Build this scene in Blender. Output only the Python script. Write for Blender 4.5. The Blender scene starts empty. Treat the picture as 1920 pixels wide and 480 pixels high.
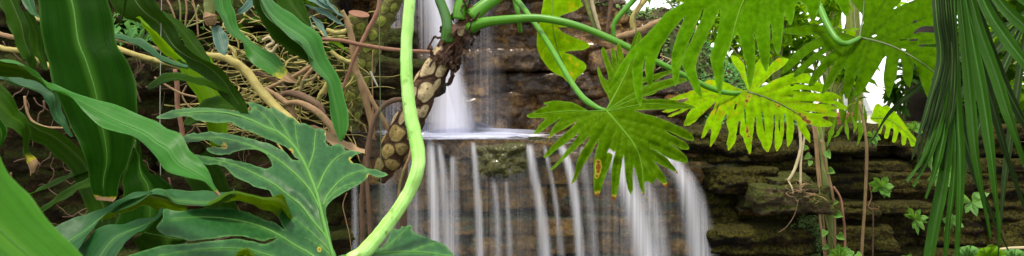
import bpy, math, random
import numpy as np
from mathutils import Vector, noise as mnoise
from mathutils.geometry import delaunay_2d_cdt

S = bpy.context.scene
COL = S.collection
RAD = math.radians
rng = random.Random(7)

# ------------------------------------------------------------------ camera
FP, HOR, CZ = 1600.0, 160.0, 1.5           # focal length in photo pixels, horizon row, eye height


def P(px, py, Y):
    """a point seen at photo pixel (px, py), Y metres in front of the camera"""
    return Vector(((px - 960) / FP * Y, Y, CZ - (py - HOR) / FP * Y))


cam = bpy.data.cameras.new('camera')
camo = bpy.data.objects.new('camera', cam)
COL.objects.link(camo)
camo.location = (0, 0, CZ)
camo.rotation_euler = (RAD(90), 0, 0)
cam.sensor_width = 36
cam.lens = 30
cam.shift_y = -(240 - HOR) / 1920
cam.clip_start = 0.05
cam.clip_end = 2000
cam.dof.use_dof = True
cam.dof.focus_distance = 2.7
cam.dof.aperture_fstop = 7.1
S.camera = camo

# ------------------------------------------------------------------ objects
ORG = {}


def tag(o, label=None, cat=None, group=None, kind=None):
    if label: o['label'] = label
    if cat: o['category'] = cat
    if group: o['group'] = group
    if kind: o['kind'] = kind
    return o


def thing(name, label, cat, loc, group=None):
    o = bpy.data.objects.new(name, None)
    COL.objects.link(o)
    o.empty_display_size = .05
    o.location = loc
    ORG[o.name] = Vector(loc)
    return tag(o, label, cat, group)


def mesh(name, V, F, mat, parent=None, attrs=None, uv=None, smooth=True, label=None, cat=None, group=None, kind=None, origin=None):
    """one mesh object from world-space vertices"""
    V = np.asarray([tuple(v) for v in V], dtype=float)
    if parent is not None:
        org = np.array(ORG[parent.name])
    elif origin is not None:
        org = np.array(origin)
    else:
        org = V.mean(axis=0)
    me = bpy.data.meshes.new(name)
    me.from_pydata((V - org).tolist(), [], [tuple(int(i) for i in f) for f in F])
    if attrs:
        for k, a in attrs.items():
            at = me.attributes.new(k, 'FLOAT', 'POINT')
            at.data.foreach_set('value', np.asarray(a, dtype=np.float32))
    if uv is not None:
        ul = me.uv_layers.new(name='UVMap')
        li = np.zeros(len(me.loops), dtype=np.int32)
        me.loops.foreach_get('vertex_index', li)
        ul.data.foreach_set('uv', np.asarray(uv, dtype=np.float32)[li].ravel())
    me.polygons.foreach_set('use_smooth', [smooth] * len(me.polygons))
    me.materials.append(mat)
    me.update()
    o = bpy.data.objects.new(name, me)
    COL.objects.link(o)
    if parent is not None:
        o.parent = parent
        ORG[o.name] = Vector(org)
    else:
        o.location = org
        ORG[o.name] = Vector(org)
    return tag(o, label, cat, group, kind)


def child_space(o):
    return o


# ------------------------------------------------------------------ curves
def smooth_line(pts, n):
    """Catmull-Rom through pts (any dimension), resampled evenly to n points"""
    p = np.asarray([tuple(q) for q in pts], dtype=float)
    if len(p) == 2:
        t = np.linspace(0, 1, n)[:, None]
        return p[0] * (1 - t) + p[1] * t
    e = np.vstack([2 * p[0] - p[1], p, 2 * p[-1] - p[-2]])
    out = []
    k = 12
    for i in range(1, len(e) - 2):
        t = np.linspace(0, 1, k, endpoint=False)[:, None]
        a, b, c, d = e[i - 1], e[i], e[i + 1], e[i + 2]
        out.append(.5 * (2 * b + (c - a) * t + (2 * a - 5 * b + 4 * c - d) * t ** 2 + (3 * b - a - 3 * c + d) * t ** 3))
    out.append(p[-1:])
    q = np.vstack(out)
    s = np.r_[0, np.cumsum(np.linalg.norm(np.diff(q[:, :2], axis=0), axis=1) + 1e-9)]
    u = np.linspace(0, s[-1], n)
    return np.stack([np.interp(u, s, q[:, j]) for j in range(q.shape[1])], axis=1)


def tube_geo(C, R, sides=8, flat=1.0, bump=0.0, seed=0, cap=True):
    """tube through world points C with radius R(i)"""
    C = np.asarray([tuple(c) for c in C], dtype=float)
    n = len(C)
    R = np.broadcast_to(np.asarray(R, dtype=float), (n,))
    T = np.gradient(C, axis=0)
    T /= np.linalg.norm(T, axis=1)[:, None] + 1e-12
    up = np.array([0, -1.0, 0.05])
    V, F, UV = [], [], []
    prev = None
    for i in range(n):
        a = up - T[i] * up.dot(T[i]) if prev is None else prev - T[i] * prev.dot(T[i])
        a /= np.linalg.norm(a) + 1e-12
        prev = a
        b = np.cross(T[i], a)
        for k in range(sides):
            th = 2 * math.pi * k / sides
            r = R[i]
            if bump:
                r *= 1 + bump * mnoise.noise(Vector((math.cos(th) * 1.3 + seed, math.sin(th) * 1.3, i * .35 + seed)))
            V.append(C[i] + (a * math.cos(th) * flat + b * math.sin(th)) * r)
            UV.append((k / sides, i / n))
    for i in range(n - 1):
        for k in range(sides):
            k2 = (k + 1) % sides
            F.append((i * sides + k, i * sides + k2, (i + 1) * sides + k2, (i + 1) * sides + k))
    if cap:
        F.append(tuple(range(sides))[::-1])
        F.append(tuple((n - 1) * sides + k for k in range(sides)))
    return V, F, UV


def px_path(pts, n, Y=None):
    """pts: (px,py[,Y]) -> n world points"""
    q = [(p[0], p[1], p[2] if len(p) > 2 else Y) for p in pts]
    return [P(*r) for r in smooth_line(q, n)]


def px_tube(name, pts, hw, mat, Y=None, parent=None, n=None, sides=8, bump=0.12, flat=1.0, **kw):
    """tube drawn through photo points; hw = half width in photo pixels (number or list)"""
    q = [(p[0], p[1], p[2] if len(p) > 2 else Y) for p in pts]
    n = n or max(8, 6 * len(pts))
    L = smooth_line(q, n)
    h = np.interp(np.linspace(0, 1, n), np.linspace(0, 1, len(hw)), hw) if isinstance(hw, (list, tuple)) else np.full(n, hw)
    R = h * L[:, 2] / FP
    V, F, UV = tube_geo([P(*r) for r in L], R, sides, flat, bump, seed=pts[0][0] * .17)
    return mesh(name, V, F, mat, parent, uv=UV, **kw)


# ------------------------------------------------------------------ leaves
def ribbon_geo(L, R, YL, YR, n=44, m=13, bulge=.12, wave=.0, seed=0, ripple=0):
    """blade lofted between two edges traced on the photo; each edge has its own distance"""
    l = smooth_line([(a[0], a[1]) for a in L], n)
    r = smooth_line([(a[0], a[1]) for a in R], n)
    t = np.linspace(0, 1, n)
    yl = np.interp(t, np.linspace(0, 1, len(YL)), YL)
    yr = np.interp(t, np.linspace(0, 1, len(YR)), YR)
    A = np.array([P(l[i, 0], l[i, 1], yl[i]) for i in range(n)])
    B = np.array([P(r[i, 0], r[i, 1], yr[i]) for i in range(n)])
    M = (A + B) / 2
    T = np.gradient(M, axis=0)
    W = B - A
    N = np.cross(T, W)
    N /= np.linalg.norm(N, axis=1)[:, None] + 1e-9
    flip = np.where(N[:, 1] > 0, -1.0, 1.0)[:, None]        # towards the viewer side
    N = N * flip
    for _ in range(3):
        N[1:-1] = (N[:-2] + N[1:-1] * 2 + N[2:]) / 4
    wl = np.linalg.norm(W, axis=1)
    V, UV, vein = [], [], []
    for i in range(n):
        for j in range(m):
            u = j / (m - 1)
            u = .5 - .5 * math.cos(math.pi * u) if m > 9 else u
            c = 2 * u - 1
            off = -bulge * wl[i] * (1 - abs(c) ** 1.4)
            if wave:
                off += wave * (abs(c) ** 2) * mnoise.noise(Vector((seed + t[i] * 7, c * 1.2, seed)))
            if ripple:
                off += ripple * mnoise.noise(Vector((seed + u * 9, t[i] * 1.5, seed + 5)))
            V.append(A[i] * (1 - u) + B[i] * u + N[i] * off)
            UV.append((u, t[i]))
            vein.append(math.exp(-(c / .05) ** 2) * min(1, (1.03 - t[i]) * 3))
    F = []
    for i in range(n - 1):
        for j in range(m - 1):
            a = i * m + j
            F.append((a, a + 1, a + m + 1, a + m))
    mid = [Vector(V[i * m + m // 2]) + Vector(N[i]) * 0.0008 for i in range(n)]
    return V, F, UV, vein, mid, (n, m)


def strap(label, L, R, YL, YR, mat, bulge=.12, wave=.008, seed=0, rib=None, ribw=.0022, tip=0, tipmat=None, name='strap_leaf',
          cat='leaf', group=None, parent=None, n=44, m=13, ripple=.0015):
    V, F, UV, vein, mid, (n, m) = ribbon_geo(L, R, YL, YR, n, m, bulge, wave, seed, ripple)
    dry = [0.0] * len(V)
    base = V[0]
    if parent is None:
        root = thing(name, label, cat, base, group)
        bn = 'blade'
    else:
        root, bn = parent, name
    if tip:
        dry = [max(0.0, 1 - (1 - uv[1]) / (tip * 2.5)) for uv in UV]
        k = int((n - 1) * (1 - tip))
        F1 = [f for f in F if f[0] // m < k]
        F2 = [f for f in F if f[0] // m >= k]
        rim = [max(0, abs(2 * uv[0] - 1) * 25 - 24) for uv in UV]
        b = mesh(bn, V, F1, mat, root, {'vein': vein, 'dry': dry, 'rim': rim}, UV)
        used = sorted({i for f in F2 for i in f})
        ix = {v: i for i, v in enumerate(used)}
        mesh('dry_tip', [V[i] for i in used], [[ix[i] for i in f] for f in F2], tipmat or M['dry'], root, uv=[UV[i] for i in used])
    else:
        rim = [max(0, abs(2 * uv[0] - 1) * 25 - 24) for uv in UV]
        b = mesh(bn, V, F, mat, root, {'vein': vein, 'dry': dry, 'rim': rim}, UV)
    if rib is not None:
        k = n - 3 if not tip else int((n - 1) * (1 - tip)) - 1
        RV, RF, RUV = tube_geo(mid[:k], np.linspace(ribw, ribw * .25, k), 6, .35)
        mesh('midrib', RV, RF, rib, b if parent is not None else root, uv=RUV)
    return root


def tps(ctrl):
    """thin-plate depth surface Y(px,py) through control points (px,py,Y)"""
    c = np.asarray(ctrl, dtype=float)
    X = c[:, :2] / 300.0
    n = len(c)
    d = np.linalg.norm(X[:, None] - X[None], axis=2)
    K = np.where(d > 0, d ** 2 * np.log(d + 1e-12), 0) + 1e-4 * np.eye(n)
    Pm = np.c_[np.ones(n), X]
    A = np.block([[K, Pm], [Pm.T, np.zeros((3, 3))]])
    w = np.linalg.lstsq(A, np.r_[c[:, 2], 0, 0, 0], rcond=None)[0]

    def f(q):
        q = np.atleast_2d(np.asarray(q, dtype=float))[:, :2] / 300.0
        d = np.linalg.norm(q[:, None] - X[None], axis=2)
        k = np.where(d > 0, d ** 2 * np.log(d + 1e-12), 0)
        return k @ w[:n] + w[n] + q @ w[n + 1:]
    return f


def seg_dist(q, line):
    """distance of each point to a polyline, and the share along it"""
    best = np.full(len(q), 1e9)
    al = np.zeros(len(q))
    L = np.asarray(line, dtype=float)
    for i in range(len(L) - 1):
        a, b = L[i], L[i + 1]
        ab = b - a
        t = np.clip(((q - a) @ ab) / (ab @ ab + 1e-9), 0, 1)
        d = np.linalg.norm(q - (a + t[:, None] * ab), axis=1)
        m = d < best
        best[m] = d[m]
        al[m] = (i + t[m]) / (len(L) - 1)
    return best, al


def inside(q, loops):
    c = np.zeros(len(q), dtype=bool)
    for lp in loops:
        a = np.asarray(lp)
        b = np.roll(a, -1, axis=0)
        for (x1, y1), (x2, y2) in zip(a, b):
            if y1 == y2:
                continue
            m = ((q[:, 1] < y1) != (q[:, 1] < y2)) & (q[:, 0] < (x2 - x1) * (q[:, 1] - y1) / (y2 - y1) + x1)
            c ^= m
    return c


def soften(loop, it=2):
    """Chaikin rounding of a traced outline that keeps tips reasonably sharp"""
    p = np.asarray(loop, dtype=float)
    for _ in range(it):
        a, b = p, np.roll(p, -1, axis=0)
        q = np.empty((2 * len(p), 2))
        q[0::2] = a * .82 + b * .18
        q[1::2] = a * .18 + b * .82
        p = q
    keep = [p[0]]
    for v in p[1:]:
        if np.linalg.norm(v - keep[-1]) > .8:
            keep.append(v)
    return np.asarray(keep)


def lobed_geo(outline, ctrl, veins, holes=(), step=6.0, quilt=.006, sig=9.0, seed=0, dry=(), curl=0.0, rough=.6, noiseamp=.004):
    rr = random.Random(seed)
    lp = soften(outline)
    if rough:
        lp = lp + np.array([[mnoise.noise(Vector((x * .11, y * .11, seed))), mnoise.noise(Vector((x * .11, y * .11, seed + 9)))] for x, y in lp]) * rough
    loops = [lp] + [soften(h, 1) for h in holes]
    vs, es = [], []
    for l in loops:
        b = len(vs)
        vs += [Vector((float(x), float(y))) for x, y in l]
        es += [(b + i, b + (i + 1) % len(l)) for i in range(len(l))]
    lo, hi = lp.min(0), lp.max(0)
    g = []
    y = lo[1]
    row = 0
    while y < hi[1]:
        x = lo[0] + (step / 2 if row % 2 else 0)
        while x < hi[0]:
            g.append((x + rr.uniform(-.15, .15) * step, y + rr.uniform(-.15, .15) * step))
            x += step
        y += step * .87
        row += 1
    g = np.asarray(g)
    g = g[inside(g, loops)]
    vs += [Vector((float(a), float(b))) for a, b in g]
    ov, oe, of, *_ = delaunay_2d_cdt(vs, es, [], 0, 1e-4)
    q = np.asarray([(v.x, v.y) for v in ov])
    tri = [f for f in of]
    cen = np.asarray([q[list(f)].mean(0) for f in tri])
    ok = inside(cen, loops)
    tri = [f for f, k in zip(tri, ok) if k]
    Yf = tps(ctrl)
    def nz(z):
        return noiseamp * np.array([mnoise.noise(Vector((a * .02, b * .02, seed))) + .5 * mnoise.noise(Vector((a * .06, b * .06, seed + 3))) for a, b in np.asarray(z)[:, :2]])
    Y = Yf(q)
    vein = np.zeros(len(q))
    dm = np.full(len(q), 1e9)
    for v in veins:
        L = smooth_line(v['p'], 24)
        d, al = seg_dist(q, L)
        w = v.get('w', 1.6) * (1 - .6 * al)
        vein = np.maximum(vein, np.exp(-(d / (w * 1.6)) ** 2) * v.get('s', 1.0))
        dm = np.minimum(dm, d)
    Y = Y - quilt * (1 - np.exp(-(dm / sig) ** 2))
    Y = Y + nz(q)
    dr = np.zeros(len(q))
    for (x, yv, r) in dry:
        d = np.linalg.norm(q - np.array([x, yv]), axis=1)
        dr = np.maximum(dr, np.clip(1.25 - d / r, 0, 1))
    ed, _ = seg_dist(q, np.vstack([lp, lp[:1]]))
    rim = np.clip(1.3 - ed / 1.1, 0, 1)
    if curl:
        ed, _ = seg_dist(q, np.vstack([lp, lp[:1]]))
        Y = Y + curl * np.exp(-(ed / 6) ** 2)
    V = [P(q[i, 0], q[i, 1], Y[i]) for i in range(len(q))]
    return V, tri, {'vein': vein, 'dry': dr, 'rim': rim}, q / 100.0, (lambda z: Yf(z) + nz(z))


def lobed(label, outline, ctrl, veins, mat, veinmat, parent=None, name='philodendron_leaf', group=None, cat='leaf', base=None, veinlift=.002, **kw):
    V, F, at, uv, Yf = lobed_geo(outline, ctrl, veins, **kw)
    root = parent or thing(name, label, cat, base if base is not None else V[0], group)
    b = mesh('blade', V, F, mat, root, at, uv, label=None)
    for v in veins:
        if not v.get('m', True):
            continue
        L = smooth_line(v['p'], 20)
        Y = Yf(L)
        w = v.get('w', 1.6)
        C = [P(L[i, 0], L[i, 1], Y[i] - veinlift) for i in range(20)]
        R = np.linspace(w, w * .3, 20) * Y / FP
        TV, TF, TU = tube_geo(C, R, 6, .6)
        mesh(v.get('n', 'vein'), TV, TF, veinmat, b, uv=TU)
    return root, b
ELEV, AZIM = 74, 205
SUN, SUNANG, SKY, EXPO = 1.5, 10, .125, 1.6
# ------------------------------------------------------------------ materials
M = {}


class NT:
    def __init__(self, name):
        self.m = bpy.data.materials.new(name)
        self.m.use_nodes = True
        self.t = self.m.node_tree
        self.t.nodes.clear()
        self.out = self.t.nodes.new('ShaderNodeOutputMaterial')
        M[name] = self.m

    def n(self, kind, **kw):
        x = self.t.nodes.new('ShaderNode' + kind)
        for k, v in kw.items():
            if k in x.inputs:
                x.inputs[k].default_value = v
            else:
                setattr(x, k, v)
        return x

    def l(self, a, b):
        self.t.links.new(a, b)

    def coord(self, which='Object', scale=(1, 1, 1)):
        tc = self.n('TexCoord')
        mp = self.n('Mapping')
        mp.inputs['Scale'].default_value = scale
        self.l(tc.outputs[which], mp.inputs['Vector'])
        return mp.outputs['Vector']

    def noise(self, vec, scale, detail=4, rough=.55, dist=0):
        x = self.n('TexNoise')
        x.inputs['Scale'].default_value = scale
        x.inputs['Detail'].default_value = detail
        x.inputs['Roughness'].default_value = rough
        x.inputs['Distortion'].default_value = dist
        if vec is not None:
            self.l(vec, x.inputs['Vector'])
        return x.outputs['Fac']

    def ramp(self, fac, stops):
        x = self.n('ValToRGB')
        e = x.color_ramp.elements
        while len(e) < len(stops):
            e.new(.5)
        for i, (p, c) in enumerate(stops):
            e[i].position = p
            e[i].color = (*c, 1) if len(c) == 3 else c
        self.l(fac, x.inputs['Fac'])
        return x.outputs['Color']

    def val(self, fac, a, b, c=0.0, d=1.0):
        x = self.n('MapRange')
        for k, v in zip(('From Min', 'From Max', 'To Min', 'To Max'), (a, b, c, d)):
            x.inputs[k].default_value = v
        self.l(fac, x.inputs['Value'])
        return x.outputs['Result']

    def mix(self, fac, a, b, mode='MIX'):
        x = self.n('Mix', data_type='RGBA', blend_type=mode)
        for sock, v in ((x.inputs[0], fac), (x.inputs[6], a), (x.inputs[7], b)):
            if isinstance(v, (int, float)):
                sock.default_value = v
            elif isinstance(v, tuple):
                sock.default_value = (*v, 1)
            else:
                self.l(v, sock)
        return x.outputs[2]

    def math(self, op, a, b=None):
        x = self.n('Math', operation=op)
        for s, v in zip(x.inputs, (a, b)):
            if v is None:
                continue
            if isinstance(v, (int, float)):
                s.default_value = v
            else:
                self.l(v, s)
        return x.outputs[0]

    def attr(self, name):
        x = self.n('Attribute')
        x.attribute_name = name
        return x.outputs['Fac']

    def bump(self, h, strength=.4, dist=.01, normal=None):
        x = self.n('Bump')
        x.inputs['Strength'].default_value = strength
        x.inputs['Distance'].default_value = dist
        self.l(h, x.inputs['Height'])
        if normal is not None:
            self.l(normal, x.inputs['Normal'])
        return x.outputs['Normal']

    def bsdf(self, color, rough=.5, normal=None, spec=.5, **kw):
        x = self.n('BsdfPrincipled')
        for s, v in ((x.inputs['Base Color'], color), (x.inputs['Roughness'], rough), (x.inputs['Specular IOR Level'], spec)):
            if isinstance(v, tuple):
                s.default_value = (*v, 1)
            elif isinstance(v, (int, float)):
                s.default_value = v
            else:
                self.l(v, s)
        for k, v in kw.items():
            x.inputs[k.replace('_', ' ')].default_value = v
        if normal is not None:
            self.l(normal, x.inputs['Normal'])
        return x.outputs[0]

    def done(self, sh):
        self.l(sh, self.out.inputs['Surface'])
        return self.m


SPECK = .30


def leaf_mat(name, c1, c2, veinc, trans=.3, rough=.38, streak=60.0, veinmix=.55, tcol=None, patch=None, spec=.5, dirt=.25, strap=True, coat=0.0, rimmix=.28):
    t = NT(name)
    o = t.coord('Object')
    big = t.noise(o, 7, 3)
    fine = t.noise(o, 55, 5, .65)
    uv = t.coord('UV', (streak, 1.2, 1) if strap else (3, 3, 1))
    st = t.noise(uv, 1.0 if strap else 2.5, 3, .6)
    col = t.ramp(big, [(.32, c1), (.68, c2)])
    col = t.mix(t.val(st, .3, .7, 0, .6), col, tuple(min(1, x * 1.45) for x in c2))
    col = t.mix(t.val(fine, .52, .75, 0, dirt if strap else dirt * .5), col, tuple(x * .55 for x in c1))
    if patch:
        pn = t.noise(o, patch[1], 4, .6)
        col = t.mix(t.val(pn, patch[2], patch[2] + .09), col, patch[0])
    sp = t.n('TexVoronoi')
    sp.inputs['Scale'].default_value = 75
    t.l(o, sp.inputs['Vector'])
    spots = t.val(sp.outputs['Distance'], .05, .11, .5, 0)
    gate = t.val(t.noise(o, 14, 2), .5, .62)
    col = t.mix(t.math('MULTIPLY', t.math('MULTIPLY', spots, gate), .5), col, tuple(min(1, .05 + x * 2) for x in c2))
    sv = t.noise(t.coord('UV', (streak * .22, .5, 1) if strap else (9, 9, 1)), 1.0, 2)
    col = t.mix(t.val(sv, .42, .66, 0, .4), col, tuple(x * .62 for x in c1))
    col = t.mix(t.math('MULTIPLY', t.attr('rim'), rimmix), col, tuple(min(1, x * 1.6 + .03) for x in veinc))
    v = t.attr('vein')
    col = t.mix(t.math('MULTIPLY', v, veinmix), col, veinc)
    d = t.attr('dry')
    dn = t.math('ADD', d, t.math('MULTIPLY', t.math('SUBTRACT', fine, .5), .9))
    col = t.mix(t.val(dn, .25, .55), col, (.34, .30, .03))
    col = t.mix(t.val(dn, .55, .75), col, (.15, .055, .012))
    h = t.math('ADD', t.math('MULTIPLY', st, .6), t.math('MULTIPLY', fine, .35))
    nm = t.bump(h, .12, .003)
    r = t.val(fine, .3, .7, rough + .02, rough + .2)
    a = t.bsdf(col, r, nm, spec * SPECK, **({'Coat_Weight': coat, 'Coat_Roughness': .3} if coat else {}))
    tr = t.n('BsdfTranslucent')
    hs = t.n('HueSaturation')
    hs.inputs['Hue'].default_value = .485
    hs.inputs['Saturation'].default_value = 1.1
    hs.inputs['Value'].default_value = 1.9
    t.l(col, hs.inputs['Color'])
    t.l(hs.outputs[0], tr.inputs['Color'])
    t.l(nm, tr.inputs['Normal'])
    mx = t.n('MixShader')
    mx.inputs[0].default_value = trans
    t.l(a, mx.inputs[1])
    t.l(tr.outputs[0], mx.inputs[2])
    return t.done(mx.outputs[0])


def stem_mat(name, c1, c2, rough=.4, trans=0.0, streak=22, spots=None, bumps=.25, spec=.5):
    t = NT(name)
    o = t.coord('Object')
    uv = t.coord('UV', (streak, 2.0, 1))
    st = t.noise(uv, 1, 4, .6)
    bg = t.noise(o, 18, 4, .6)
    fine = t.noise(o, 140, 4, .6)
    f = t.math('ADD', t.math('MULTIPLY', st, .6), t.math('MULTIPLY', bg, .4))
    col = t.ramp(f, [(.36, c1), (.64, c2)])
    if spots:
        col = t.mix(t.val(t.noise(o, spots[1], 3), spots[2], spots[2] + .1), col, spots[0])
    h = t.math('ADD', st, t.math('MULTIPLY', fine, .5))
    nm = t.bump(h, bumps, .004)
    sh = t.bsdf(col, rough, nm, spec, **({'Subsurface_Weight': trans, 'Subsurface_Scale': .01} if trans else {}))
    return t.done(sh)


def rock_mat(name, cols, moss=None, mossamt=.5, wet=0.0, strata=1.0, zs=3.2):
    t = NT(name)
    o = t.coord('Object')
    oi = t.n('ObjectInfo')
    of = t.n('VectorMath', operation='ADD')
    sc = t.n('VectorMath', operation='SCALE')
    t.l(oi.outputs['Location'], sc.inputs[0])
    sc.inputs['Scale'].default_value = 1.0
    t.l(o, of.inputs[0])
    t.l(sc.outputs[0], of.inputs[1])
    pos = of.outputs[0]
    mp = t.n('Mapping')
    mp.inputs['Scale'].default_value = (1, 1, zs)
    t.l(pos, mp.inputs['Vector'])
    lay = t.noise(mp.outputs[0], 7 * strata, 6, .62, .4)
    big = t.noise(pos, 5, 4)
    fine = t.noise(pos, 60, 6, .7)
    vo = t.n('TexVoronoi', feature='F1')
    vo.inputs['Scale'].default_value = 34
    t.l(pos, vo.inputs['Vector'])
    pit = t.val(vo.outputs['Distance'], .0, .55)
    f = t.math('ADD', t.math('MULTIPLY', lay, .5), t.math('ADD', t.math('MULTIPLY', fine, .34), t.math('MULTIPLY', t.noise(pos, 24, 5, .7), .16)))
    col = t.ramp(f, [(.37, cols[0]), (.5, cols[1]), (.63, cols[2])])
    tint = t.val(oi.outputs['Random'], 0, 1, .62, 1.3)
    cm = t.n('Mix', data_type='RGBA', blend_type='MULTIPLY')
    cm.inputs[0].default_value = 1
    cb = t.n('CombineColor')
    for k in range(3):
        t.l(tint, cb.inputs[k])
    t.l(col, cm.inputs[6])
    t.l(cb.outputs[0], cm.inputs[7])
    col = cm.outputs[2]
    col = t.mix(t.val(big, .5, .7, 0, .55), col, tuple(c * .55 for c in cols[0]))
    if moss:
        ge = t.n('NewGeometry')
        sx = t.n('SeparateXYZ')
        t.l(ge.outputs['Normal'], sx.inputs[0])
        up = t.val(sx.outputs['Z'], -.3, .8, 0, .42)
        mn = t.math('ADD', t.noise(pos, 9, 5, .65), up)
        col = t.mix(t.val(mn, 1.02 - mossamt, 1.2 - mossamt), col, t.ramp(t.noise(pos, 90, 3), [(.35, moss[0]), (.65, moss[1])]))
    h = t.math('ADD', t.math('MULTIPLY', lay, 1.1), t.math('ADD', t.math('MULTIPLY', fine, .55), t.math('MULTIPLY', pit, .25)))
    nm = t.bump(h, 1.0, .035)
    if wet:
        r = t.val(t.noise(pos, 26, 4), .38, .62, .12, .5)
        nm = t.bump(t.noise(pos, 110, 4, .7), 1.0, .014, nm)
        sh = t.bsdf(col, r, nm, .4, Coat_Weight=wet, Coat_Roughness=.12)
    else:
        sh = t.bsdf(col, .85, nm, .15)
    return t.done(sh)


# foliage
leaf_mat('strap_green', (0.00399, 0.02392, 0.0004), (0.00648, 0.03389, 0.00074), (0.05, 0.14, 0.015), trans=.30, rough=.36, spec=0.06)
leaf_mat('strap_gloss', (0.01848, 0.0966, 0.0084), (0.02856, 0.126, 0.01344), (0.1, 0.25, 0.07), trans=.22, rough=.30, spec=0.45)
leaf_mat('strap_dark', (0.008, 0.028, 0.0006), (0.014, 0.044, 0.001), (0.03, 0.07, 0.004), trans=0.18, rough=.42, spec=0.1)
leaf_mat('strap_teal', (0.0085, 0.0493, 0.0102), (0.0153, 0.068, 0.017), (0.06, 0.14, 0.05), trans=.18, rough=.33, spec=0.5)
leaf_mat('strap_bright', (0.024, 0.105, 0.004), (0.036, 0.14, 0.007), (0.08, 0.2, 0.02), trans=.38, rough=.42, spec=0.25)
leaf_mat('strap_light', (0.06, 0.15, 0.003), (0.09, 0.2, 0.004), (0.14, 0.24, 0.01), trans=.45, rough=.45, spec=0.1)
leaf_mat('philo_big', (0.01023, 0.05504, 0.01101), (0.01651, 0.07862, 0.01729), (0.1, 0.22, 0.05), trans=.16, rough=.36, strap=False, spec=0.75, dirt=.4)
leaf_mat('philo_under', (0.035, 0.08, 0.002), (0.05, 0.105, 0.004), (.16, .22, .06), trans=.25, rough=.5, strap=False, spec=0.1)
leaf_mat('philo_mid', (0.03864, 0.0966, 0.00037), (0.05704, 0.1288, 0.00055), (.12, .23, .012), trans=.42, rough=.40, strap=False, veinmix=.5, spec=0.02)
leaf_mat('philo_yellow', (0.15, 0.34, 0.001), (0.21, 0.41, 0.002), (0.16, 0.16, 0.01), trans=.5, rough=.45, strap=False, veinmix=.6, patch=((.42, .34, .006), 10, .60), spec=0.02)
leaf_mat('philo_front', (.040, .125, .0004), (.062, .170, .0006), (.10, .21, .008), trans=.42, rough=.42, strap=False, veinmix=.5, spec=0.02)
leaf_mat('philo_right', (0.0368, 0.104, 0.00032), (0.056, 0.14, 0.00048), (0.02, 0.04, 0.004), trans=.48, rough=.42, strap=False, veinmix=.6, spec=0.02)
leaf_mat('philo_lime', (.09, .23, .001), (.15, .30, .002), (0.17, 0.28, 0.006), trans=.5, rough=.5, strap=False, patch=((.46, .36, .008), 12, .55), spec=0.02)
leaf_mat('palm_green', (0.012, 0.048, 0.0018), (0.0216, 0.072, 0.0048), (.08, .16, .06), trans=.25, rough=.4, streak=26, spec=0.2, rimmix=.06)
leaf_mat('palm_fold_shade', (0.009, 0.0225, 0.0045), (0.0165, 0.0345, 0.0075), (.10, .12, .06), trans=.15, rough=.55, streak=26, spec=.3, rimmix=.06)  # darker copy for pleats and rear segments, shade put into the colour
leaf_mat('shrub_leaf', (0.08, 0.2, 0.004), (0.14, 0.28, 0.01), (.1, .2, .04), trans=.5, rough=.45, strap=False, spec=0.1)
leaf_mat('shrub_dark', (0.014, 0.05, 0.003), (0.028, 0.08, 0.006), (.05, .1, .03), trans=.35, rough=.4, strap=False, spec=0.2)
leaf_mat('fern_pale', (.08, .2, .04), (.13, .28, .07), (.2, .3, .1), trans=.35, rough=.4, strap=False, spec=.3)
leaf_mat('small_leaf', (.045, .140, .012), (.080, .200, .025), (.2, .3, .1), trans=.35, rough=.3, strap=False, spec=.3)
leaf_mat('blue_leaf', (.030, .075, .050), (.055, .115, .085), (.12, .2, .15), trans=.15, rough=.35, strap=True, streak=14)
leaf_mat('creeper', (.05, .16, .03), (.10, .25, .07), (.15, .25, .1), trans=.3, rough=.4, strap=False)

# stems and wood
stem_mat('petiole_pale', (.21, .50, .045), (.46, .75, .24), .34, .1, bumps=.45, streak=11, spots=((.16, .30, .04), 34, .60))
stem_mat('petiole_green', (.045, .17, .006), (.085, .25, .014), .38, .06, bumps=.1, spec=.3)
stem_mat('petiole_dark', (.022, .085, .006), (.05, .15, .012), .35, bumps=.1)
stem_mat('vein_pale', (.055, .17, .025), (.085, .22, .04), .45, spec=.2)
stem_mat('vein_green', (.06, .16, .003), (.09, .2, .006), .5, spec=.1)
stem_mat('vein_brown', (.05, .09, .012), (.08, .10, .02), .5)
stem_mat('vein_tan', (.11, .15, .02), (.16, .2, .03), .5)
stem_mat('rib_light', (.028, .11, .006), (.04, .14, .01), .5, spec=.2)
stem_mat('rib_dark', (.02, .055, .004), (.03, .075, .006), .5, spec=.2)
stem_mat('dry', (.10, .05, .016), (.28, .17, .07), .7)
stem_mat('bark_tan', (.15, .085, .035), (.34, .215, .10), .75, spots=((.11, .12, .03), 14, .55), bumps=.6)
stem_mat('bark_yellow', (.21, .17, .035), (.44, .37, .11), .7, spots=((.10, .13, .02), 16, .56), bumps=.5)
stem_mat('bark_red', (.15, .06, .03), (.28, .14, .075), .7, bumps=.5)
stem_mat('bark_brown', (.055, .028, .014), (.16, .085, .04), .75, spots=((.05, .06, .015), 18, .6), bumps=.7)
stem_mat('bark_dark', (.014, .008, .006), (.04, .02, .014), .8, bumps=.6)
stem_mat('root_pale', (.28, .22, .11), (.48, .4, .24), .7, bumps=.4)
stem_mat('thread', (.25, .27, .2), (.4, .42, .32), .6)
stem_mat('thread_green', (.06, .1, .03), (.1, .15, .06), .6)
stem_mat('fibre', (.035, .014, .008), (.15, .07, .035), .8, streak=40, bumps=1.0)
stem_mat('vine_green', (.09, .12, .02), (.2, .22, .05), .65, bumps=.5)
stem_mat('bamboo', (.16, .2, .03), (.3, .33, .06), .4, bumps=.15)
stem_mat('stump_cut', (.10, .04, .018), (.24, .10, .05), .8, bumps=.8)


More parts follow.
